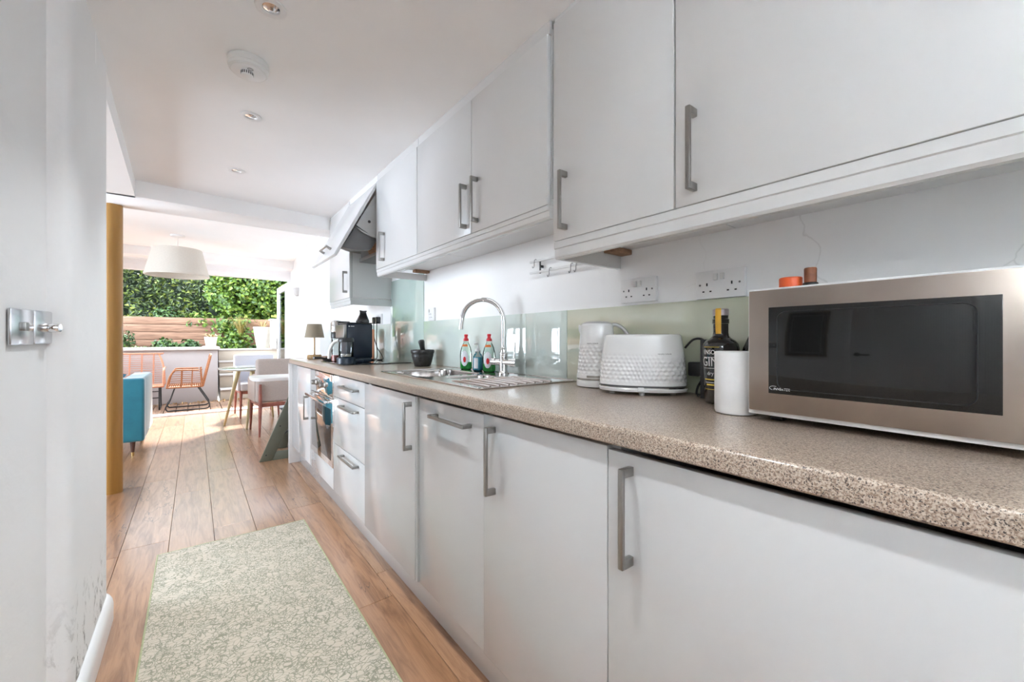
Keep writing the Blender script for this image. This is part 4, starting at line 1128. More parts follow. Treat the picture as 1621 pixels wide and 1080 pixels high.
# rounded inner frame line on the window
mb = MB(); pts = [MM @ Vector((u, -0.0078, z)) for u, z in rrect((0.0435 + 0.354) / 2 - .004, 0.150, 0.135, 0.078, 0.016, 6)]
mb.tube(pts, 0.0009, 6, True); mesh_obj('window_line', mb, M['black_metal'], wn)
Mt = MM @ Matrix(((1, 0, 0, 0.0675), (0, 0, 1, -0.0078), (0, 1, 0, 0.0715), (0, 0, 0, 1)))
mesh_obj('lettering', text_mb('INVERTER', 0.0068, Mt, 0.0001, xscale=1.0, shear=0.3), M['label_white'], wn, smooth=0)
mb = MB(); pts = [MM @ Vector((0.0445 + 0.0, -0.0079, 0.0725))]
pts = [MM @ Vector((0.0530 + 0.0070 * math.cos(a) * (1.5 if math.cos(a) > 0 else 1), -0.0079, 0.0735 + 0.0038 * math.sin(a))) for a in [math.radians(60 + 15 * k) for k in range(14)]]
mb.tube(pts, 0.0004, 6); mesh_obj('logo_swoosh', mb, M['label_white'], wn)
mb = MB(); mbx(mb, 0.425, 0.495, -0.0075, -0.0055, 0.215, 0.250, 0.0008); mesh_obj('display', mb, M['black_gloss'], t)
for r_ in range(5):
    for c_ in range(3):
        mb = MB(); mbx(mb, 0.425 + c_ * 0.025, 0.445 + c_ * 0.025, -0.0072, -0.0055, 0.05 + r_ * 0.03, 0.07 + r_ * 0.03, 0.001); mesh_obj('button', mb, M['grey_metal'], t)
for u, dd in ((0.04, 0.05), (0.47, 0.05), (0.04, 0.25), (0.47, 0.25)):
    mb = MB(); mbx(mb, u - .012, u + .012, dd - .012, dd + .012, 0.0002, 0.017, 0.002); mesh_obj('foot', mb, M['black_plastic'], t)
# things on top of the microwave
zt = ZT + 0.2768
mb = MB(); mb.lathe([(0.020, 0), (0.0225, 0.002), (0.0225, 0.034), (0.021, 0.036)], (1.075, 0.352, zt), 32); tag(mesh_obj('orange_tin', mb, M['orange']), 'small flat orange tin on top of the microwave', 'tin')
t = thing('wooden_stopper', 'small red-brown wooden stopper with black collar on top of the microwave', 'stopper', (1.05, 0.318, zt))
mb = MB(); mb.lathe([(0.013, 0), (0.0145, 0.002), (0.0145, 0.018), (0.013, 0.020)], (1.068, 0.312, zt), 28); mesh_obj('collar', mb, M['black_plastic'], t)
mb = MB(); mb.lathe([(0.011, 0.020), (0.0115, 0.022), (0.0118, 0.050), (0.0105, 0.0525)], (1.068, 0.312, zt), 28); mesh_obj('wooden_top', mb, M['cork_wood'], t)

# washing-up bottles and soap pump on the sink ledge
ZL = 0.9138
def wash_bottle(x, y, lab):
    t = thing('washing_up_bottle', lab, 'bottle', (x, y, ZL), math.radians(-45), 'washing-up liquid bottles by the tap')
    S = Matrix.Scale(0.58, 4, (0, 1, 0))
    pr = [(0.026, 0.0), (0.031, 0.003), (0.033, 0.012), (0.033, 0.05), (0.034, 0.08), (0.032, 0.10), (0.026, 0.125), (0.018, 0.142), (0.0135, 0.150), (0.0135, 0.158)]
    mb = MB(); mb.lathe(pr, n=40, mat=S); mesh_obj('bottle_body', mb, M['clear_bottle'], t, False, 60)
    mb = MB(); mb.lathe([(0.024, 0.002), (0.0295, 0.005), (0.0315, 0.013), (0.0315, 0.042)], n=32, mat=S); mesh_obj('liquid', mb, M['green_liquid'], t, False)
    mb = MB(); mb.lathe([(0.0145, 0.1585), (0.0145, 0.170), (0.010, 0.174), (0.0085, 0.183), (0.0105, 0.186), (0.0105, 0.194), (0.008, 0.196)], n=24); mesh_obj('cap', mb, M['red'], t, False)
    def band(z0, z1, a0, a1, nm, m, grow=0.0006, oval=False):
        P = []
        for k in range(11):
            th = math.radians(a0 + (a1 - a0) * k / 10); row = []
            for q in range(7):
                f = q / 6; zz = z0 + (z1 - z0) * f
                if oval:
                    half = math.sqrt(max(0.0, 1 - (2 * k / 10 - 1) ** 2)); zc = (z0 + z1) / 2; zz = zc + (z1 - z0) / 2 * half * (2 * f - 1)
                r = prad(pr, zz) + grow; row.append(Vector((r * math.cos(th), r * 0.58 * math.sin(th) - (grow if math.sin(th) < 0 else -grow) * .5, zz)))
            P.append(row)
        mb = MB(); mb.grid(P); return mesh_obj(nm, mb, m, t, False)
    band(0.128, 0.140, -150, -60, 'neck_label', M['orange_label'])
    band(0.020, 0.105, -135, -60, 'front_label', M['label_paper'], 0.0008, True)
    band(0.040, 0.072, -110, -82, 'label_patch', M['red'], 0.0014, True)
    return t
wash_bottle(1.200, 1.972, 'red-capped bottle of green washing-up liquid furthest left behind the sink')
wash_bottle(1.202, 1.748, 'red-capped bottle of green washing-up liquid next to the tap')
t = thing('soap_dispenser', 'clear pump bottle of blue hand soap between the two red-capped bottles', 'bottle', (1.190, 1.835, ZL))
mb = MB(); mb.lathe([(0.020, 0), (0.026, 0.003), (0.027, 0.012), (0.026, 0.075), (0.021, 0.088), (0.013, 0.095), (0.013, 0.104)], n=36); mesh_obj('bottle_body', mb, M['jar_glass'], t, False, 60)
mb = MB(); mb.lathe([(0.019, 0.002), (0.0245, 0.006), (0.0253, 0.013), (0.0245, 0.074)], n=32); mesh_obj('liquid', mb, M['blue_liquid'], t, False)
mb = MB(); mb.lathe([(0.015, 0.1045), (0.015, 0.118), (0.006, 0.120), (0.005, 0.142)], n=24)
mb.tube([(0, 0, 0.145), (-0.012, -0.004, 0.147), (-0.032, -0.010, 0.141)], [0.007, 0.006, 0.004], 10); mesh_obj('pump', mb, M['offwhite_plastic'], t, False)
mb = MB(); P = []
for k in range(9):
    th = math.radians(-172 + 48 * k / 8); P.append([Vector((0.0278 * math.cos(th), 0.0278 * math.sin(th), z)) for z in (0.015, 0.070)])
mb.grid(P); mesh_obj('front_label', mb, M['label_paper'], t, False)

# mortar and pestle
t = thing('mortar', 'rough black stone mortar on the worktop left of the sink', 'mortar', (1.150, 2.42, ZT))
rings = []
prof = [(0.045, 0.0), (0.050, 0.004), (0.058, 0.03), (0.066, 0.058), (0.0685, 0.070), (0.067, 0.078), (0.0725, 0.086), (0.0735, 0.100), (0.069, 0.106), (0.060, 0.104), (0.054, 0.08), (0.03, 0.035), (0.001, 0.03)]
for r, z in prof:
    rings.append([Vector((r * (1 + 0.025 * math.sin(k * 1.7 + z * 90) * (1 if r > .04 else 0)) * math.cos(2 * PI * k / 48), r * (1 + 0.025 * math.sin(k * 2.3 + z * 60) * (1 if r > .04 else 0)) * math.sin(2 * PI * k / 48), z)) for k in range(48)])
mb = MB(); mb.ring_loft(rings, (True, True)); mesh_obj('bowl', mb, M['stone_black'], t, False, 50)
t = thing('pestle', 'black stone pestle standing in the mortar', 'pestle', (1.150, 2.42, ZT + 0.035))
a = Vector((1.160, 2.415, ZT + 0.048)); b_ = Vector((1.130, 2.40, ZT + 0.168)); dd = (b_ - a)
mb = MB(); mb.tube([a + dd * f for f in (0, .04, .15, .3, .55, .8, .92, .97, 1.0)], [0.012, 0.019, 0.021, 0.016, 0.0155, 0.0185, 0.020, 0.017, 0.008], 20); mesh_obj('shaft', mb, M['stone_black'], t)

# coffee machine (standing over the hob)
ZH = 0.9168
t = thing('coffee_machine', 'navy coffee machine with glass carafe standing on the black hob', 'coffee machine', (0.90, 2.95, ZH))
mb = MB(); mb.box(0.835, 1.015, 2.95, 3.17, ZH + 0.03, ZH + 0.275, 0.010); mb.box(0.842, 1.008, 2.957, 3.163, ZH + 0.002, ZH + 0.032, 0.004); mesh_obj('body', mb, M['navy'], t)
mb = MB(); mb.box(0.815, 0.836, 2.955, 3.165, ZH + 0.175, ZH + 0.268, 0.005); mesh_obj('chrome_front', mb, M['nickel'], t)
mb = MB(); mb.box(0.837, 1.013, 2.952, 3.168, ZH + 0.2752, ZH + 0.283, 0.003); mesh_obj('lid', mb, M['black_plastic'], t)
mb = MB(); mb.lathe([(0.055, 0.001), (0.058, 0.004), (0.058, 0.040), (0.050, 0.046)], (0.800, 2.845, ZH), 36); mesh_obj('warming_plate', mb, M['navy'], t)
mb = MB(); mb.box(0.80, 0.92, 2.86, 2.952, ZH + 0.002, ZH + 0.030, 0.004); mesh_obj('plinth_arm', mb, M['navy'], t)
mb = MB(); mb.lathe([(0.0045, 0), (0.0045, 0.0006)], n=16, mat=Matrix.Translation((0.850, 2.9498, ZH + 0.256)) @ Matrix.Rotation(PI / 2, 4, 'X'))
mb.box(0.860, 0.885, 2.9490, 2.9502, ZH + 0.2535, ZH + 0.2585, 0.0004); mesh_obj('maker_mark', mb, M['label_white'], t)
t = thing('coffee_carafe', 'glass coffee carafe with black lid in front of the navy coffee machine', 'carafe', (0.800, 2.845, ZH + 0.047))
c = (0.800, 2.845, ZH + 0.0465)
mb = MB(); mb.lathe([(0.042, 0.0), (0.047, 0.004), (0.048, 0.05), (0.046, 0.085), (0.040, 0.105), (0.040, 0.115)], c, 36); mesh_obj('glass', mb, M['jar_glass'], t, True, 60)
mb = MB(); mb.lathe([(0.049, 0.10), (0.050, 0.104), (0.050, 0.118), (0.044, 0.128)], c, 36); mesh_obj('lid', mb, M['black_plastic'], t)
mb = MB(); mb.lathe([(0.044, 0.003), (0.0455, 0.006), (0.0455, 0.022)], c, 32); mesh_obj('chrome_base', mb, M['chrome'], t)
mb = MB(); mb.tube(spline([(c[0] - .035, c[1] + .03, c[2] + .112), (c[0] - .066, c[1] + .05, c[2] + .095), (c[0] - .085, c[1] + .065, c[2] + .05), (c[0] - .090, c[1] + .07, c[2] - .01)]), 0.010, 10); mesh_obj('handle', mb, M['offwhite_plastic'], t)
t = thing('kitchen_appliance', 'chrome-topped appliance with clear jar and pink contents left of the coffee machine', 'appliance', (0.845, 3.25, ZH))
c = (0.850, 3.27, ZH)
mb = MB(); mb.lathe([(0.030, 0.001), (0.034, 0.004), (0.034, 0.045)], c, 28); mesh_obj('contents', mb, M['pink_liquid'], t)
mb = MB(); mb.lathe([(0.036, 0.0005), (0.036, 0.17)], c, 28); mesh_obj('jar', mb, M['jar_glass'], t)
mb = MB(); mb.lathe([(0.038, 0.171), (0.040, 0.18), (0.040, 0.215), (0.038, 0.218)], c, 32); mb.box(c[0], c[0] + 0.085, c[1] - 0.05, c[1] + 0.03, ZH + 0.171, ZH + 0.30, 0.006); mesh_obj('collar', mb, M['black_plastic'], t)
mb = MB(); mb.lathe([(0.038, 0.2185), (0.041, 0.222), (0.041, 0.285), (0.034, 0.302), (0.02, 0.308)], c, 32); mesh_obj('chrome_head', mb, M['chrome'], t)
# coffee bag on top of the machine
t = thing('coffee_bag', 'small black folded coffee bag lying on top of the coffee machine', 'bag', (0.955, 2.99, ZH + 0.283))
mb = MB(); z0 = ZH + 0.2835
rings = []
for z, hx_, hy_, sh in ((0, 0.042, 0.026, 0), (0.012, 0.044, 0.028, 0), (0.035, 0.034, 0.020, .002), (0.06, 0.024, 0.008, .004), (0.075, 0.022, 0.003, .003), (0.086, 0.025, 0.003, .004)):
    rings.append([Vector((0.955 + x + sh, 2.99 + y, z0 + z + (0.004 * math.sin(i * 1.3) if z > .08 else 0))) for i, (x, y) in enumerate(rrect(0, 0, hx_, hy_, min(hx_, hy_) * .6, 4))])
mb.ring_loft(rings); mesh_obj('pack', mb, M['black_gloss'], t)
# copper-coloured board leaning behind the machine
mb = MB(); mb.box(1.165, 1.180, 3.385, 3.50, ZT + 0.001, 1.165, 0.006); tag(mesh_obj('copper_board', mb, M['copper']), 'copper-coloured board standing upright behind the coffee machine', 'board')
# plugs and leads behind the machine
for k, (y, lab, pts) in enumerate(((3.535, 'left black plug in the double socket behind the coffee machine', [(1.225, 3.535, 1.235), (1.222, 3.53, 1.19), (1.215, 3.50, 1.10), (1.205, 3.41, 1.02), (1.20, 3.385, 0.975), (1.19, 3.36, 0.93), (1.15, 3.31, 0.9205), (1.05, 3.24, 0.9205)]),
                         (3.462, 'right black plug in the double socket behind the coffee machine', [(1.225, 3.462, 1.235), (1.222, 3.455, 1.18), (1.215, 3.44, 1.09), (1.21, 3.42, 1.02), (1.205, 3.35, 0.985), (1.20, 3.27, 0.95), (1.195, 3.24, 0.922), (1.15, 3.25, 0.9205), (1.08, 3.24, 0.9275)]))):
    t = thing('plug', lab, 'plug', (1.24, y, 1.25))
    mb = MB(); mb.box(1.214, 1.2522, y - 0.019, y + 0.019, 1.214, 1.272, 0.006); mesh_obj('plug_body', mb, M['black_gloss'], t)
    mb = MB(); mb.tube(spline(pts), 0.0036, 8); mesh_obj('lead', mb, M['black_plastic'], t)

# table lamp
t = thing('table_lamp', 'small taupe table lamp with ribbed wooden base on the far end of the worktop', 'lamp', (0.830, 3.90, ZT))
c = (0.830, 3.90, ZT)
mb = MB(); rings = []
for z, r in ((0.001, 0.052), (0.006, 0.056), (0.030, 0.054), (0.036, 0.048)):
    rings.append([Vector((c[0] + (r + (0.003 if k % 4 < 2 else -0.001)) * math.cos(2 * PI * k / 96), c[1] + (r + (0.003 if k % 4 < 2 else -0.001)) * math.sin(2 * PI * k / 96), c[2] + z)) for k in range(96)])
mb.ring_loft(rings); mesh_obj('base', mb, M['base_wood'], t)
mb = MB(); mb.lathe([(0.012, 0.036), (0.007, 0.042), (0.007, 0.30)], c, 16); mesh_obj('stem', mb, M['bronze'], t)
mb = MB(); mb.lathe([(0.078, 0.188), (0.079, 0.186), (0.058, 0.302), (0.056, 0.304), (0.0565, 0.300), (0.0765, 0.190)], c, 40, (False, False)); mb.lathe([(0.057, 0.300), (0.006, 0.301)], c, 40, (False, False)); mesh_obj('lamp_shade', mb, M['lamp_shade'], t)
# dish by the lamp
mb = MB(); mb.lathe([(0.045, 0.001), (0.056, 0.004), (0.060, 0.028), (0.056, 0.028), (0.050, 0.008), (0.0, 0.007)], (0.905, 3.70, ZT), 32, (True, False)); tag(mesh_obj('dish', mb, M['brown']), 'low round brown dish between the lamp and the coffee machine', 'dish')
t = thing('frying_pan', 'flat black pan with handle lying at the far edge of the hob', 'pan', (0.87, 3.50, ZT))
mb = MB(); mb.lathe([(0.060, 0.001), (0.075, 0.003), (0.085, 0.024), (0.082, 0.024), (0.072, 0.006), (0.0, 0.005)], (0.88, 3.49, ZT), 36, (True, False)); mesh_obj('pan_body', mb, M['black_plastic'], t)
mb = MB(); mb.tube([(0.815, 3.45, ZT + .020), (0.77, 3.42, ZT + .028), (0.715, 3.385, ZT + .030)], [0.006, 0.009, 0.008], 10); mesh_obj('handle', mb, M['black_plastic'], t)

# rug
t = thing('rug', 'cream and green leaf-patterned runner rug on the wooden floor', 'rug', (0.19, 1.8, 0))
mb = MB(); mb.box(-0.145, 0.515, 0.85, 2.70, 0.0003, 0.006, 0.002); mesh_obj('pile', mb, M['rug'], t)
M['rug_edge'] = basic('rug_binding', (0.36, 0.37, 0.22), 0.9, 0.1, 60)
mb = MB()
e = 0.004
for q in ((-0.149, -0.142, 0.846, 2.704), (0.512, 0.519, 0.846, 2.704), (-0.142, 0.512, 0.846, 0.852), (-0.142, 0.512, 2.698, 2.704)): mb.box(q[0], q[1], q[2], q[3], 0.0003, 0.0068, 0.002)
mesh_obj('binding', mb, M['rug_edge'], t)

# ================================================================ LIVING AND DINING END
mb = MB(); mb.lathe([(0.054, 0.0), (0.054, 2.0295)], (-0.458, 4.02, 0.0), 40); tag(mesh_obj('column', mb, M['gold_column']), 'round ochre-gold column from floor to ceiling beside the left wall', 'column')

def cushion(mb, cx, cy, cz, hx, hy, hz, mat=None, n=14):
    for sgn in (1,):
        top = []; 
        P = []
        for i in range(n + 1):
            row = []
            for j in range(2 * n + 1):
                pass
    rings = []
    for i in range(n + 1):
        f = -1 + 2 * i / n; s = (1 - abs(f) ** 2.6) ** 0.5 if abs(f) < 1 else 0.02
        rings.append([Vector((cx + hx * x * (0.80 + 0.20 * s), cy + hy * f, cz + hz * z * (0.80 + 0.20 * s))) * 1.0 for x, z in [(max(-1, min(1, 1.18 * math.cos(a))), max(-1, min(1, 1.18 * math.sin(a)))) for a in [2 * PI * k / 32 for k in range(32)]]] if False else
                     [Vector((cx + hx * math.copysign(abs(math.cos(a)) ** 0.45, math.cos(a)), cy + hy * f * 1.0 * (1 - 0.0), cz + hz * math.copysign(abs(math.sin(a)) ** 0.45, math.sin(a)))) for a in [2 * PI * k / 40 for k in range(40)]])
    # pillow: thickness swells to the middle
    mb2 = rings
    out = []
    for i, r in enumerate(rings):
        f = -1 + 2 * i / n
        rr = []
        for p in r:
            ex = 1 - min(1, max(abs((p.x - cx) / hx), abs((p.z - cz) / hz)))
            rr.append(p)
        out.append(rr)
    if mat is not None: out = [[mat @ p for p in r] for r in out]
    mb.ring_loft(out)
def pillow(hx, hz, th, mat):
    """a scatter cushion: square outline, swelling to its middle"""
    mb = MB(); n = 14
    for s in (1, -1):
        P = []
        for i in range(n + 1):
            row = []
            for j in range(n + 1):
                u, v = -1 + 2 * i / n, -1 + 2 * j / n
                w = ((1 - u ** 4) * (1 - v ** 4)) ** 0.5
                pin = 1 - 0.07 * (1 - abs(u) ** 2) * (abs(v) ** 6) ; pin2 = 1 - 0.07 * (1 - abs(v) ** 2) * (abs(u) ** 6)
                row.append(mat @ Vector((hx * u * pin2, s * th * w, hz * v * pin)))
            P.append(row)
        mb.grid(P)
    bmesh.ops.remove_doubles(mb.bm, verts=mb.bm.verts, dist=0.0005)
    return mb

# teal velvet sofa, its back to the kitchen
t = thing('sofa', 'teal velvet sofa with its back to the kitchen, beside the gold column', 'sofa', (-1.3, 5.55, 0))
x0, x1, y0, y1 = -2.25, -0.368, 5.10, 6.04
mb = MB(); mb.box(x0 + .02, x1 - .02, y0 + .02, y1 - .02, 0.15, 0.36, 0.02, 3); mesh_obj('seat_base', mb, M['teal'], t)
mb = MB(); mb.box(x0, x1, y0, y0 + 0.17, 0.135, 0.722, 0.022, 4); mesh_obj('backrest', mb, M['teal'], t)
for a, b_ in ((x1 - 0.16, x1 - 0.001), (x0 + 0.001, x0 + 0.16)):
    mb = MB(); mb.box(a, b_, y0 + 0.172, y1, 0.137, 0.720, 0.022, 4); mesh_obj('armrest', mb, M['teal'], t)
for a, b_ in ((x0 + .165, (x0 + x1) / 2 - .004), ((x0 + x1) / 2 + .004, x1 - .165)):
    mb = MB(); mb.box(a, b_, y0 + 0.175, y1 + .01, 0.362, 0.48, 0.03, 4); mesh_obj('seat_cushion', mb, M['teal'], t)
for lx_, ly_ in ((x1 - 0.085, y0 + 0.06), (x0 + 0.085, y0 + 0.06), (x1 - 0.085, y1 - 0.06), (x0 + 0.085, y1 - 0.06)):
    mb = MB(); mb.lathe([(0.013, 0.035), (0.022, 0.149), (0.030, 0.1495)], (lx_, ly_, 0), 20); l = mesh_obj('leg', mb, M['walnut'], t)
    mb = MB(); mb.lathe([(0.010, 0.0005), (0.0135, 0.036)], (lx_, ly_, 0), 20); mesh_obj('brass_tip', mb, M['brass'], l)
pm = Matrix.Translation((-0.76, 5.40, 0.665)) @ Matrix.Rotation(math.radians(8), 4, 'Z') @ Matrix.Rotation(math.radians(-16), 4, 'X') @ Matrix.Rotation(math.radians(24), 4, 'Y')
tag(mesh_obj('scatter_cushion', pillow(0.19, 0.17, 0.055, pm), M['teal_cushion'], smooth=60), 'blue velvet scatter cushion leaning against the back of the sofa', 'cushion')

# pendant lamp
pc = (-0.157, 6.21)
t = thing('pendant_lamp', 'large cream drum pendant lamp hanging from the dining ceiling', 'lamp', (pc[0], pc[1], 2.30))
mb = MB(); mb.lathe([(0.070, 2.2995), (0.070, 2.285), (0.060, 2.278), (0.010, 2.272)], (*pc, 0), 32); mesh_obj('ceiling_rose', mb, M['white_plastic'], t)
mb = MB(); mb.rod((*pc, 2.275), (*pc, 2.09), 0.004); mb.lathe([(0.020, 2.02), (0.020, 2.09)], (*pc, 0), 20); mesh_obj('flex', mb, M['white_plastic'], t)
mb = MB(); mb.lathe([(0.300, 1.83), (0.302, 1.826), (0.232, 2.132), (0.229, 2.136), (0.227, 2.130), (0.295, 1.83)], (*pc, 0), 56, (False, False)); sh = mesh_obj('lamp_shade', mb, M['pendant'], t)
mb = MB(); mb.lathe([(0.304, 1.842), (0.304, 1.822), (0.291, 1.822), (0.291, 1.842)], (*pc, 0), 56, (False, False)); mesh_obj('hem', mb, M['pendant'], sh)
mb = MB()
for k in range(3):
    a = 2 * PI * k / 3; mb.rod((pc[0], pc[1], 2.07), (pc[0] + 0.228 * math.cos(a), pc[1] + 0.228 * math.sin(a), 2.125), 0.002)
mesh_obj('spider', mb, M['white_plastic'], t)
mb = MB(); mb.lathe([(0.012, 2.02), (0.03, 1.98), (0.033, 1.955), (0.022, 1.93), (0.0, 1.92)], (*pc, 0), 24, (True, False)); mesh_obj('bulb', mb, M['white_plastic'], t)

# table
t = thing('dining_table', 'pale round dining table with splayed brass legs', 'table', (0.68, 6.20, 0))
mb = MB(); mb.lathe([(0.40, 0.695), (0.452, 0.703), (0.460, 0.710), (0.460, 0.720), (0.455, 0.723)], (0.68, 6.20, 0), 64)
M['table_top'] = basic('pale_table_top', (0.38, 0.42, 0.40), 0.12, 0.06, coat=0.5); mesh_obj('table_top', mb, M['table_top'], t)
for deg in (170, 62, -10, -118):
    a = math.radians(deg); r0, r1 = 0.24, 0.392
    mb = MB(); mb.rod((0.68 + r0 * math.cos(a), 6.20 + r0 * math.sin(a), 0.696), (0.68 + r1 * math.cos(a), 6.20 + r1 * math.sin(a), 0.001), 0.026, 0.012); mesh_obj('leg', mb, M['table_leg'], t)

def upholstered_chair(lab, fab):
    """local frame: the sitter faces +y; the back is at y = 0"""
    t = thing('dining_chair', lab, 'chair')
    mb = MB(); mb.box(0.005, 0.515, 0.005, 0.085, 0.37, 0.86, 0.03, 4); mesh_obj('backrest', mb, M[fab], t, False)
    mb = MB(); mb.box(0.035, 0.485, 0.087, 0.52, 0.37, 0.475, 0.025, 4); mesh_obj('seat', mb, M[fab], t, False)
    for x in (0.0, 0.487):
        mb = MB(); mb.prism([(0.087, 0.375), (0.50, 0.375), (0.50, 0.60), (0.46, 0.645), (0.087, 0.70)], 'x', x, x + 0.033, 0.008); mesh_obj('armrest', mb, M[fab], t, False)
    for x, y, dx, dy, zt_ in ((0.04, -0.006, -0.01, -0.012, 0.58), (0.48, -0.006, 0.01, -0.012, 0.58), (0.04, 0.49, -0.01, 0.02, 0.37), (0.48, 0.49, 0.01, 0.02, 0.37)):
        mb = MB(); mb.tube([(x + dx, y + dy, 0.001), (x, y, 0.33), (x, y, zt_)], [0.010, 0.019, 0.014 if zt_ > .4 else 0.02], 14); mesh_obj('leg', mb, M['chair_wood'], t, False)
    mb = MB()
    mb.box(0.05, 0.47, 0.0, 0.022, 0.325, 0.369, 0.004); mb.box(0.05, 0.47, 0.48, 0.502, 0.33, 0.369, 0.004)
    for x in (0.03, 0.468): mb.box(x, x + 0.022, 0.02, 0.48, 0.33, 0.369, 0.004)
    mesh_obj('seat_rail', mb, M['chair_wood'], t, False)
    return t
ch = upholstered_chair('beige upholstered dining chair with its back to the kitchen, near side of table', 'fabric_beige')
ch.location = (0.535, 5.30, 0); ch.rotation_euler = (0, 0, math.radians(4)); 
ch2 = upholstered_chair('upholstered dining chair with daylight in its pale colour, on the garden side of the round table', 'fabric_daylit')
ch2.location = (0.955, 7.20, 0); ch2.rotation_euler = (0, 0, PI + math.radians(3))

# folded high chair / step frame behind the end panel
t = thing('high_chair', 'olive wooden A-frame high chair with white tray beside the worktop end', 'high chair', (0.75, 4.35, 0))
def slat(p, q, w, y0, y1, mb):
    p, q = Vector((p[0], 0, p[1])), Vector((q[0], 0, q[1])); d = (q - p).normalized(); n_ = Vector((-d.z, 0, d.x)) * w / 2
    pl = [((p + n_).x, (p + n_).z), ((q + n_).x, (q + n_).z), ((q - n_).x, (q - n_).z), ((p - n_).x, (p - n_).z)]
    mb.prism(pl, 'y', y0, y1, 0.002)
for ya, sx in ((4.20, 0.0), (4.62, 0.185)):
    mb = MB(); mb.prism([(0.448 + sx, 0.001), (0.545 + sx, 0.001), (0.815 + sx * .4, 0.60), (0.735 + sx * .4, 0.70)], 'y', ya, ya + 0.022, 0.002); mesh_obj('leg', mb, M['sage'], t)
    mb = MB(); mb.prism([(0.548 + sx, 0.001), (1.02, 0.001), (1.02, 0.075), (0.5825 + sx, 0.075)], 'y', ya + .001, ya + 0.021, 0.002); mesh_obj('floor_bar', mb, M['sage'], t)
mb = MB(); mb.box(0.80, 0.98, 4.223, 4.619, 0.60, 0.622, 0.003); mesh_obj('upper_step', mb, M['sage'], t)
mb = MB(); mb.box(0.745, 0.98, 4.223, 4.619, 0.405, 0.425, 0.003); mesh_obj('foot_rest', mb, M['sage'], t)
mb = MB(); mb.prism([(0.62, 0.14), (0.98, 0.14), (0.98, 0.42), (0.78, 0.42)], 'y', 4.56, 4.575, 0.002); mesh_obj('rear_panel', mb, M['sage'], t)
mb = MB(); mb.rod((0.585, 4.225, 0.16), (0.90, 4.60, 0.33), 0.006); mesh_obj('brace', mb, M['black_metal'], t)
mb = MB(); rings = []
for z, g in ((0.703, -0.02), (0.708, 0.0), (0.730, 0.004), (0.736, 0.0), (0.734, -0.012)):
    rings.append([Vector((x, y, z)) for x, y in rrect(0.66, 4.42, 0.255 + g, 0.20 + g, 0.10, 8)])
mb.ring_loft(rings); mesh_obj('tray', mb, M['white_plastic'], t)
for zz, xx in ((0.055, 0.50), (0.30, 0.61)):
    mb = MB(); mb.lathe([(0.006, 0), (0.005, 0.002)], n=12, mat=Matrix.Translation((xx, 4.1995, zz)) @ Matrix.Rotation(PI / 2, 4, 'X')); mesh_obj('bolt', mb, M['black_metal'], t)

# wall light and switch on the dining wall
def uplighter(label, base, rz, power):
    """half-bowl plaster wall light, open at the top, washing the ceiling; local -x faces the room"""
    t = thing('wall_light', label, 'light', base, rz)
    mb = MB(); P = []
    for i in range(9):
        z = 0.115 * i / 8; r = 0.035 + 0.055 * (i / 8) ** 0.6
        P.append([Vector((-r * math.sin(a), r * math.cos(a), z)) for a in [PI * k / 16 for k in range(17)]])
    mb.grid(P); mb.bm.verts.ensure_lookup_table(); mb.bm.faces.new([mb.bm.verts[i] for i in range(17)])
    bmesh.ops.solidify(mb.bm, geom=list(mb.bm.faces), thickness=0.004)
    mesh_obj('bowl', mb, M['white_plastic'], t, False, 50)
    mb = MB(); mb.lathe([(0.014, 0.03), (0.024, 0.05), (0.024, 0.065), (0.0, 0.080)], (-0.042, 0, 0), 20, (True, False)); mesh_obj('bulb', mb, M['white_plastic'], t, False)
    d = bpy.data.lights.new('uplight_beam', 'SPOT'); d.energy = power; d.spot_size = math.radians(110); d.spot_blend = 1.0; d.shadow_soft_size = 0.03; d.color = (0.88, 0.955, 1.0)
    o = bpy.data.objects.new('uplight_beam', d); COL.objects.link(o); o.parent = t; o.location = (-0.045, 0, 0.100); o.rotation_euler = (PI, 0, 0)
    return t
uplighter('small white half-bowl wall light on the dining wall', (1.203, 6.68, 1.715), math.radians(-2), 0.5)
for yy, lab in ((-0.78, 'added half-bowl fill light on the left wall behind the camera, past the door'), (-1.40, 'added half-bowl fill light on the left wall nearest the added back window')):
    p = WL @ Vector((wall_pt_len(yy), -0.002, 1.60)); uplighter(lab, tuple(p), math.atan2(3.452, 0.752) + PI / 2, ADDED_UP)  # unseen lamps, added to brighten the kitchen ceiling
mb = MB(); mb.box(1.182, 1.198, 6.52, 6.60, 1.105, 1.185, 0.003); tag(mesh_obj('light_switch', mb, M['white_plastic']), 'small white square switch plate on the dining wall below the wall light', 'switch')

# open glazed door leaf
t = thing('glazed_door', 'white-framed glazed door leaf folded open to the garden', 'door', (1.215, 7.62, 0.02))
a0, a1, z0, z1, th = 7.625, 8.55, 0.03, 2.00, 0.10
mb = MB()
mb.box(1.19, 1.235, a0, a0 + th, z0, z1, 0.004); mb.box(1.19, 1.235, a1 - th, a1, z0, z1, 0.004)
mb.box(1.19, 1.235, a0 + th, a1 - th, z0, z0 + th, 0.004); mb.box(1.19, 1.235, a0 + th, a1 - th, z1 - th, z1, 0.004)
mesh_obj('frame', mb, M['upvc'], t)
mb = MB(); mb.box(1.209, 1.215, a0 + th - .005, a1 - th + .005, z0 + th - .005, z1 - th + .005); mesh_obj('pane', mb, M['pane'], t)
mb = MB(); mb.box(1.178, 1.1905, a1 - 0.065, a1 - 0.035, 0.90, 1.10, 0.003); mb.rod((1.165, a1 - 0.05, 1.03), (1.165, a1 - 0.17, 1.03), 0.009); mb.rod((1.19, a1 - 0.05, 1.03), (1.16, a1 - 0.05, 1.03), 0.009); mesh_obj('handle', mb, M['nickel'], t)

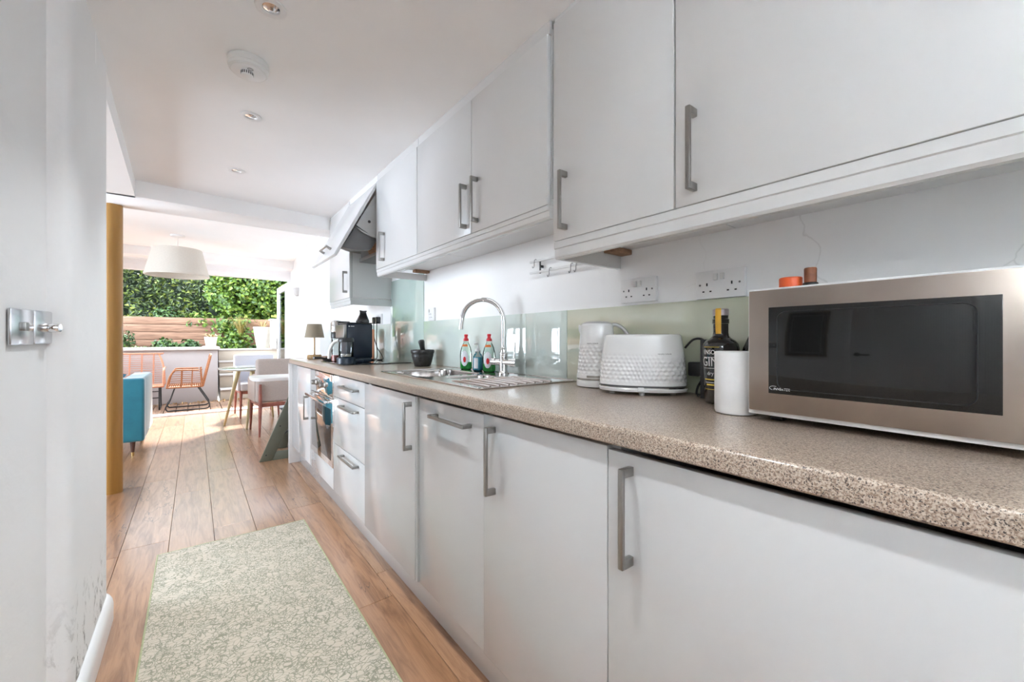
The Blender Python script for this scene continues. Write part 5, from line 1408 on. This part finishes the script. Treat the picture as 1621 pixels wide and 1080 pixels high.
# ================================================================ THE GARDEN
mb = MB(); mb.box(-8, 6, 7.64, 9.3, -0.14, -0.075); struct('ground', mb, M['soil'])
mb = MB(); x = -4.0
while x < 2.6:
    mb.box(x + 0.004, x + 0.140, 7.645, 9.17, -0.07, -0.035, 0.003); x += 0.145
tag(mesh_obj('decking', mb, M['deck']), 'brown timber decking boards outside the open doors', 'decking')
# low rendered wall with coping
t = thing('garden_wall', 'low off-white rendered garden wall with pale coping behind the rattan seats', 'wall', (-1.5, 9.27, -0.07))
mb = MB(); mb.box(-5.0, 0.335, 9.17, 9.37, -0.07, 0.888, 0.004); mb.box(0.155, 0.335, 9.37, 10.70, -0.07, 0.888, 0.004); mesh_obj('wall_face', mb, M['render'], t)
mb = MB(); mb.box(-5.0, 0.365, 9.13, 9.41, 0.889, 0.942, 0.006); mb.box(0.12, 0.365, 9.41, 10.70, 0.889, 0.942, 0.006); mesh_obj('coping', mb, M['coping'], t)
# steps up to the lawn, at the right
t = thing('garden_steps', 'pale tiled garden steps rising to the lawn at the right of the wall', 'steps', (1.0, 9.4, -0.07))
tops = (0.17, 0.42, 0.66, 0.89)
for i, z in enumerate(tops):
    y = 9.18 + i * 0.24
    mb = MB(); mb.box(0.372, 2.3, y, 10.1, (tops[i - 1] + 0.001) if i else -0.07, z - 0.03, 0.003); r = mesh_obj('riser', mb, M['step_tile'], t)
    mb = MB(); mb.box(0.370, 2.3, y - 0.02, 10.1, z - 0.029, z, 0.004); mesh_obj('tread', mb, M['coping'], r)
mb = MB(); mb.box(0.372, 6, 10.102, 13, -0.07, 0.885); mb.box(2.31, 6, 7.64, 10.10, -0.07, 0.885); struct('ground_lawn', mb, M['dry_grass_ground'])
mb = MB(); mb.box(-8, 0.15, 9.42, 10.78, 0.3, 0.895); struct('ground_planter', mb, M['soil'])
mb = MB(); mb.box(-8, 6, 10.96, 14, 0.3, 1.50); struct('ground_bank', mb, M['soil'])
# sleeper retaining wall
t = thing('sleeper_wall', 'weathered timber sleeper retaining wall below the hedge', 'wall', (-1, 10.87, 0.9))
def sl(y0, y1, x0, x1, z0, h, n, nm):
    for k in range(n):
        mb = MB(); mb.box(x0, x1, y0, y1, z0 + k * h, z0 + (k + 1) * h - 0.006, 0.006); mesh_obj(nm, mb, M['sleeper'], t)
sl(10.80, 10.95, -6.0, -1.9, 0.78, 0.15, 5, 'sleeper'); sl(10.80, 10.95, -1.895, 0.62, 0.78, 0.15, 5, 'sleeper'); sl(10.80, 10.95, 0.625, 2.9, 0.78, 0.15, 5, 'sleeper')

rng = np.random.default_rng(5)
def leaf_mesh(name, pts, nrm, size, mat, parent=None, label=None, cat=None, group=None, aspect=0.45, kind=None, droop=0.35):
    """one folded, pointed leaf per point; nrm = rough outward direction of each leaf"""
    n = len(pts); pts = np.asarray(pts, float); nrm = np.asarray(nrm, float)
    nrm = nrm + rng.normal(0, 0.55, (n, 3)); nrm /= np.linalg.norm(nrm, axis=1)[:, None]
    t = rng.normal(0, 1, (n, 3)); t[:, 2] -= droop; t -= nrm * (t * nrm).sum(1)[:, None]; t /= np.linalg.norm(t, axis=1)[:, None]
    b = np.cross(nrm, t)
    s = size * rng.uniform(0.6, 1.35, n)[:, None]
    V = np.stack([pts - t * s * 0.5, pts + b * s * aspect * .5 - t * s * .12 + nrm * s * .10, pts + t * s * 0.5 - nrm * s * .08, pts - b * s * aspect * .5 - t * s * .12 + nrm * s * .10, pts + t * s * .02], 1).reshape(-1, 3)
    F = []
    for i in range(n):
        k = i * 5; F += [(k, k + 1, k + 4), (k + 1, k + 2, k + 4), (k + 2, k + 3, k + 4), (k + 3, k, k + 4)]
    if parent is not None:
        inv = np.array(TM[parent.name].inverted()); V = V @ inv[:3, :3].T + inv[:3, 3]
    me = bpy.data.meshes.new(name); me.from_pydata(V.tolist(), [], F); me.materials.append(mat)
    o = bpy.data.objects.new(name, me); COL.objects.link(o)
    if parent is not None: o.parent = parent; TM[o.name] = TM[parent.name]
    if label: tag(o, label, cat, group, kind)
    return o
def lump(x, y, z, f=1.0):
    return (np.sin(x * 2.3 * f + 1) * np.cos(z * 3.1 * f + y) + 0.6 * np.sin(x * 5.7 * f + z * 4.3 * f) + 0.4 * np.sin(z * 9 * f + x * 7.9 * f))

def face_foliage(n, x0, x1, z0, z1, yfun, depth):
    x = rng.uniform(x0, x1, n); z = rng.uniform(z0, z1, n)
    y = yfun(x, z) + rng.uniform(0, depth, n) ** 1.0
    return np.stack([x, y, z], 1), np.tile([0.0, -0.75, 0.55], (n, 1))
# hedge
t = thing('hedge', 'tall dense dark green evergreen hedge along the back of the garden', 'hedge', (-2, 11.9, 1.45))
yf = lambda x, z: 11.35 - 0.16 * lump(x, 0, z) + 0.10 * (z - 1.5)
p, q = face_foliage(12500, -7.0, 0.9, 1.50, 3.25, yf, 0.30); leaf_mesh('foliage', p, q, 0.105, M['leaf_dark'], t)
P = []
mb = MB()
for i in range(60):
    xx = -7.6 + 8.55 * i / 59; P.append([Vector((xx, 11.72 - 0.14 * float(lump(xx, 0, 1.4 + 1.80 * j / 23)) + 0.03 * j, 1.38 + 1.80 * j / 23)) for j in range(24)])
mb.grid(P); mb.box(-7.6, 0.94, 12.4, 13.4, 1.45, 3.1, 0.05); mesh_obj('shade_backing', mb, M['hedge_core'], t)  # dark backing against see-through, the hedge's inner shade as colour
t = thing('hedge', 'dark evergreen hedge continuing behind the creeper at the right', 'hedge', (3, 11.9, 1.45))
p, q = face_foliage(3500, 0.9, 5.2, 1.50, 3.25, yf, 0.3); leaf_mesh('foliage', p, q, 0.11, M['leaf_mid'], t)
mb = MB(); mb.box(0.96, 5.6, 11.9, 13.4, 1.45, 3.1, 0.05); mesh_obj('shade_backing', mb, M['hedge_core'], t)  # dark backing box, inner shade of the hedge as colour
# bright creeper hanging at the right
t = thing('creeper', 'bright green creeper cascading over the sleepers at the right', 'creeper', (0.95, 10.9, 0.9))
def creeper_y(x, z): return 10.98 - 0.13 * lump(x, 0, z, 1.3) - 0.10 * np.clip(1.9 - z, 0, 1)
n = 6500
x = rng.uniform(0.18, 2.3, n); z = 1.15 + 1.85 * rng.uniform(0, 1, n)
k = (x > 0.25 + 0.14 * np.sin(z * 5)); x, z = x[k], z[k]
p = np.stack([x, creeper_y(x, z) + rng.uniform(0, 0.32, len(x)), z], 1)
leaf_mesh('foliage', p, np.tile([0, -0.8, 0.5], (len(p), 1)), 0.095, M['leaf_bright'], t, aspect=0.7)
n = 900; x = rng.normal(0.62, 0.15, n); z = rng.uniform(0.86, 1.5, n)
p = np.stack([x + 0.12 * (1.4 - z), 10.70 + rng.uniform(-0.12, 0.12, n) + 0.1 * (z - 1), z], 1)
leaf_mesh('hanging_spray', p, np.tile([0, -0.8, 0.5], (n, 1)), 0.085, M['leaf_bright'], t, aspect=0.7)
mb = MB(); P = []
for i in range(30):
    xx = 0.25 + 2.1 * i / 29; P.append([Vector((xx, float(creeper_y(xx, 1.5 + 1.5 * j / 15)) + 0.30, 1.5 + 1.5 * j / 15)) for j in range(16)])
mb.grid(P); mesh_obj('creeper_shade_backing', mb, M['hedge_core'], t)  # dark sheet behind the creeper leaves, shade in its colour

def bush(lab, cx, cy, cz, rx, ry, rz, n, size, mat, name='shrub', cat='shrub', aspect=0.5):
    t = thing(name, lab, cat, (cx, cy, cz))
    v = rng.normal(0, 1, (n, 3)); v /= np.linalg.norm(v, axis=1)[:, None]; v[:, 2] = np.abs(v[:, 2])
    r = rng.uniform(0.55, 1.0, n)[:, None]
    wob = 1 + 0.18 * np.sin(v[:, :1] * 9 + cx * 7) * np.cos(v[:, 1:2] * 7)
    p = np.array([cx, cy, cz]) + v * r * wob * np.array([rx, ry, rz])
    leaf_mesh('foliage', p, v + np.array([0, 0, .3]), size, M[mat], t, aspect=aspect)
    mb = MB()
    for k in range(7):
        a = 2 * PI * k / 7; mb.tube([(cx, cy, cz - 0.01), (cx + rx * .3 * math.cos(a), cy + ry * .3 * math.sin(a), cz + rz * .4), (cx + rx * .6 * math.cos(a), cy + ry * .6 * math.sin(a), cz + rz * .75)], [0.008, 0.006, 0.003], 6)
    mesh_obj('stem', mb, M['stem'], t)
    return t
bush('round mid-green bush against the sleepers, furthest left by the column', -1.18, 10.35, 0.895, 0.34, 0.26, 0.46, 1100, 0.06, 'leaf_mid')
bush('pale blue-green bushy plant at the foot of the hedge above the sleepers', -0.45, 11.05, 1.50, 0.26, 0.16, 0.26, 420, 0.07, 'leaf_mid')
bush('leafy shrub spilling over the top of the sleepers, middle of the garden', 0.10, 11.0, 1.36, 0.36, 0.24, 0.30, 800, 0.09, 'leaf_bright')
bush('low dark leafy plant in the planter, left of the middle', -0.46, 10.1, 0.895, 0.22, 0.16, 0.19, 340, 0.085, 'leaf_mid', 'low_plant', 'plant')
bush('low dark leafy plant in the planter next to the small white pot', -0.08, 10.15, 0.895, 0.20, 0.16, 0.17, 340, 0.085, 'leaf_mid', 'low_plant', 'plant')
bush('thin creeping plant low in the planter, below the round bush', -0.85, 9.85, 0.895, 0.26, 0.14, 0.06, 220, 0.06, 'leaf_dark', 'low_plant', 'plant')
bush('small green tuft at the foot of the sleepers beside the tall pot', 1.02, 10.45, 0.885, 0.10, 0.08, 0.07, 120, 0.05, 'leaf_mid', 'low_plant', 'plant')
def blades(t, name, cx, cy, cz, r, h, n, mat, spread=1.0):
    mb = MB()
    for k in range(n):
        a = rng.uniform(0, 2 * PI); rr = r * spread * rng.uniform(0.4, 1.0); hh = h * rng.uniform(0.6, 1.1); w = 0.004
        px, py = cx + 0.02 * math.cos(a), cy + 0.02 * math.sin(a)
        side = Vector((-math.sin(a), math.cos(a), 0)) * w
        pts = [Vector((px, py, cz)), Vector((px + rr * .35 * math.cos(a), py + rr * .35 * math.sin(a), cz + hh * .75)), Vector((px + rr * .75 * math.cos(a), py + rr * .75 * math.sin(a), cz + hh)), Vector((px + rr * math.cos(a), py + rr * math.sin(a), cz + hh * .7))]
        mb.grid([[p - side * (1 - i * .28) for i, p in enumerate(pts)], [p + side * (1 - i * .28) for i, p in enumerate(pts)]])
    return mesh_obj(name, mb, mat, t)
t = thing('dry_grass', 'straw-coloured dry grass clump in front of the creeper', 'grass', (0.72, 10.62, 1.25)); blades(t, 'blades', 0.78, 10.66, 1.12, 0.34, 0.42, 90, M['leaf_straw'])
p = np.stack([rng.uniform(-6, 0.1, 1500), rng.uniform(9.45, 10.75, 1500), rng.uniform(0.898, 0.915, 1500)], 1)
leaf_mesh('leaf_litter', p, np.tile([0, 0, 1.0], (1500, 1)), 0.05, M['litter'], None, 'dry brown leaves scattered over the planter soil', 'leaf litter', kind='stuff')
p = np.stack([rng.uniform(-3, 2.2, 500), 9.165 - np.abs(rng.normal(0, 0.13, 500)), rng.uniform(-0.032, -0.02, 500)], 1)
leaf_mesh('leaf_litter', p, np.tile([0, 0, 1.0], (500, 1)), 0.045, M['litter'], None, 'dry brown leaves on the decking along the foot of the wall', 'leaf litter', kind='stuff')
# pots
t = thing('tall_planter', 'tall tapered white planter standing on the lawn at the right', 'pot', (1.15, 10.25, 0.886))
c = (1.165, 10.28, 0.886)
mb = MB(); mb.lathe([(0.105, 0.0), (0.115, 0.004), (0.178, 0.43), (0.182, 0.455), (0.166, 0.455), (0.160, 0.40)], c, 40, (True, False)); mesh_obj('pot', mb, M['pot'], t)
mb = MB(); mb.lathe([(0.163, 0.425), (0.0, 0.430)], c, 32, (False, False)); mesh_obj('soil', mb, M['soil'], t)
blades(t, 'plant', c[0], c[1], c[2] + 0.43, 0.28, 0.18, 26, M['leaf_straw'])
t = thing('small_pot', 'small tapered white pot with straw-coloured plant on the end of the wall coping', 'pot', (0.23, 9.27, 0.942))
c = (0.235, 9.275, 0.9425)
mb = MB(); mb.lathe([(0.062, 0.0), (0.070, 0.003), (0.100, 0.175), (0.101, 0.182), (0.090, 0.182), (0.086, 0.15)], c, 36, (True, False)); mesh_obj('pot', mb, M['pot'], t)
mb = MB(); mb.lathe([(0.088, 0.165), (0.0, 0.168)], c, 28, (False, False)); mesh_obj('soil', mb, M['soil'], t)
blades(t, 'plant', c[0], c[1], c[2] + 0.165, 0.22, 0.07, 40, M['leaf_straw'], 1.1)
# white gate post
t = thing('garden_post', 'white rendered post with cap at the right edge of the garden', 'post', (1.33, 9.75, 0.886))
mb = MB(); mb.box(1.26, 1.46, 9.80, 10.0, 0.886, 1.47, 0.004); mesh_obj('post_body', mb, M['coping'], t)
mb = MB(); mb.box(1.235, 1.485, 9.775, 10.025, 1.4705, 1.505, 0.006); mesh_obj('post_cap', mb, M['coping'], t)
mb = MB(); mb.box(2.6, 6.0, 9.0, 9.2, -0.07, 3.2); struct('wall_garden', mb, M['coping'])

# ---------------------------------------------------------------- rattan seating
ZD = -0.035
def rt(mb, pts, r=0.012, n=8): mb.tube(pts, r, n)
# armchair facing -X: seat from (x0) to (x1), width along y
t = thing('rattan_armchair', 'tan rattan armchair on black metal sled legs on the decking', 'chair', (-0.13, 8.4, ZD))
X0, X1, Y0, Y1 = -0.335, 0.075, 8.17, 8.70
zs = 0.335; za = 0.60
mb = MB()
for y in (Y0, Y1):
    rt(mb, spline([(X0, y, zs), (X0 + 0.03, y, zs + 0.15), (X0 + 0.08, y, za - 0.02), (X0 + 0.13, y, za), (X1 - 0.02, y, za - 0.005)], 5), 0.013)
    rt(mb, [(X0, y, zs), (X1 + 0.02, y, zs)], 0.013)
    rt(mb, [(X1 + 0.02, y, zs), (X1 + 0.005, y, za), (X1 + 0.02, y, za + 0.01)], 0.013)
    rt(mb, [(X1 + 0.03, y, zs), (X1 + 0.13, y + (0.04 if y == Y0 else -0.04), 0.80)], 0.013)
    for f in (0.36, 0.68): rt(mb, [(X0 + (X1 - X0) * f + 0.02, y, zs), (X0 + (X1 - X0) * f + 0.03, y, za)], 0.008)
rt(mb, [(X0, Y0, zs), (X0, Y1, zs)], 0.013); rt(mb, [(X1 + 0.02, Y0, zs), (X1 + 0.02, Y1, zs)], 0.013)
rt(mb, spline([(X1 + 0.12, Y0 + 0.035, 0.78), (X1 + 0.135, Y0 + 0.08, 0.825), (X1 + 0.135, (Y0 + Y1) / 2, 0.835), (X1 + 0.135, Y1 - 0.08, 0.825), (X1 + 0.12, Y1 - 0.035, 0.78)], 4), 0.013)
mesh_obj('frame', mb, M['rattan'], t)
mb = MB()
for y in (Y0, Y1):
    for k in range(1, 8):
        z = zs + (za - zs) * k / 8; xa = X0 + 0.02 + 0.08 * (k / 8) ** 1.5
        rt(mb, [(xa, y, z), (X1, y, z)], 0.0035, 5)
for k in range(1, 13):
    f = k / 13; z = zs + 0.46 * f; xx = X1 + 0.03 + 0.10 * f
    rt(mb, [(xx, Y0 + 0.04 * f, z), (xx + 0.01, (Y0 + Y1) / 2, z), (xx, Y1 - 0.04 * f, z)], 0.0045, 5)
mesh_obj('weave', mb, M['rattan'], t)
mb = MB()
for k in range(17):
    x = X0 + 0.01 + (X1 - X0) * k / 16; rt(mb, [(x, Y0, zs + 0.006), (x, Y1, zs + 0.006)], 0.007, 6)
for y in (Y0 + 0.13, (Y0 + Y1) / 2, Y1 - 0.13): rt(mb, [(X0, y, zs - 0.004), (X1 + 0.02, y, zs - 0.004)], 0.006, 6)
mesh_obj('seat', mb, M['rattan'], t)
for y in (Y0 + 0.035, Y1 - 0.035):
    mb = MB(); rt(mb, spline([(X0 + 0.09, y, zs - 0.016), (X0 + 0.03, y, 0.12), (X0 - 0.015, y, 0.03), (X0 + 0.005, y, ZD + 0.014), (X0 + 0.06, y, ZD + 0.0102), (X1 - 0.05, y, ZD + 0.0102), (X1 + 0.09, y, ZD + 0.016), (X1 + 0.115, y, 0.04), (X1 + 0.08, y, 0.12), (X1 - 0.03, y, zs - 0.016)], 4), 0.0095, 8)
    mesh_obj('leg', mb, M['black_metal'], t)
mb = MB(); rt(mb, [(X0 + 0.09, Y0, zs - 0.018), (X0 + 0.09, Y1, zs - 0.018)], 0.008); rt(mb, [(X1 - 0.03, Y0, zs - 0.018), (X1 - 0.03, Y1, zs - 0.018)], 0.008); mesh_obj('crossbar', mb, M['black_metal'], t)
# sofa along the wall, facing the house
t = thing('rattan_sofa', 'faded orange rattan garden sofa against the low white wall', 'sofa', (-1.1, 8.8, ZD))
A0, A1, yb, yf_ = -2.0, -0.39, 9.06, 8.48
mb = MB(); zb = 0.84
rt(mb, [(A0, yf_, zs), (A1, yf_, zs), (A1, yb - .12, zs), (A0, yb - .12, zs), (A0, yf_, zs)], 0.014)
rt(mb, spline([(A0 + .0, yb - .12, zs), (A0 + .02, yb - .06, 0.62), (A0 + 0.08, yb, zb - .02), (A0 + 0.14, yb, zb), (A1 - 0.14, yb, zb), (A1 - 0.08, yb, zb - .02), (A1 - .02, yb - .06, 0.62), (A1, yb - .12, zs)], 4), 0.014)
for x in (A0, A1): rt(mb, spline([(x, yf_, zs), (x, yf_ + 0.04, 0.52), (x, yf_ + 0.12, 0.60), (x, yb - .08, 0.61)], 4), 0.013)
mesh_obj('frame', mb, M['rattan_pink'], t)
mb = MB()
for k in range(1, 15):
    f = k / 15; z = zs + (zb - zs) * f; i = 0.10 * f ** 2; rt(mb, [(A0 + i + .01, yb - .12 + .12 * f, z), (A1 - i - .01, yb - .12 + .12 * f, z)], 0.004, 5)
for k in range(1, 11):
    x = A0 + (A1 - A0) * k / 11
    for dx in (-0.006, 0.006): rt(mb, [(x + dx, yb - .125, zs), (x + dx, yb - .006, zb)], 0.005, 5)
mesh_obj('back_weave', mb, M['rattan_pink'], t)
mb = MB()
for k in range(18):
    y = yf_ + 0.01 + (yb - .13 - yf_) * k / 17; rt(mb, [(A0, y, zs + .004), (A1, y, zs + .004)], 0.008, 6)
mesh_obj('seat', mb, M['rattan_pink'], t)
for x in (A0 + 0.12, A1 - 0.05):
    mb = MB(); rt(mb, spline([(x, yf_ + .05, zs - .016), (x, yf_ + .02, 0.10), (x, yf_ + .03, ZD + .012), (x, yf_ + .09, ZD + .0107), (x, yb - .2, ZD + .0107), (x, yb - .13, ZD + .015), (x, yb - .14, .1), (x, yb - .18, zs - .016)], 4), 0.010, 8); mesh_obj('leg', mb, M['black_metal'], t)
mb = MB(); rt(mb, [(A0 + .12, yf_ + .03, 0.16), (A1 - .05, yf_ + .03, 0.16)], 0.008); rt(mb, [(A0 + .12, yf_ + .04, 0.26), (A1 - .05, yf_ + .04, 0.26)], 0.008); mesh_obj('crossbar', mb, M['black_metal'], t)
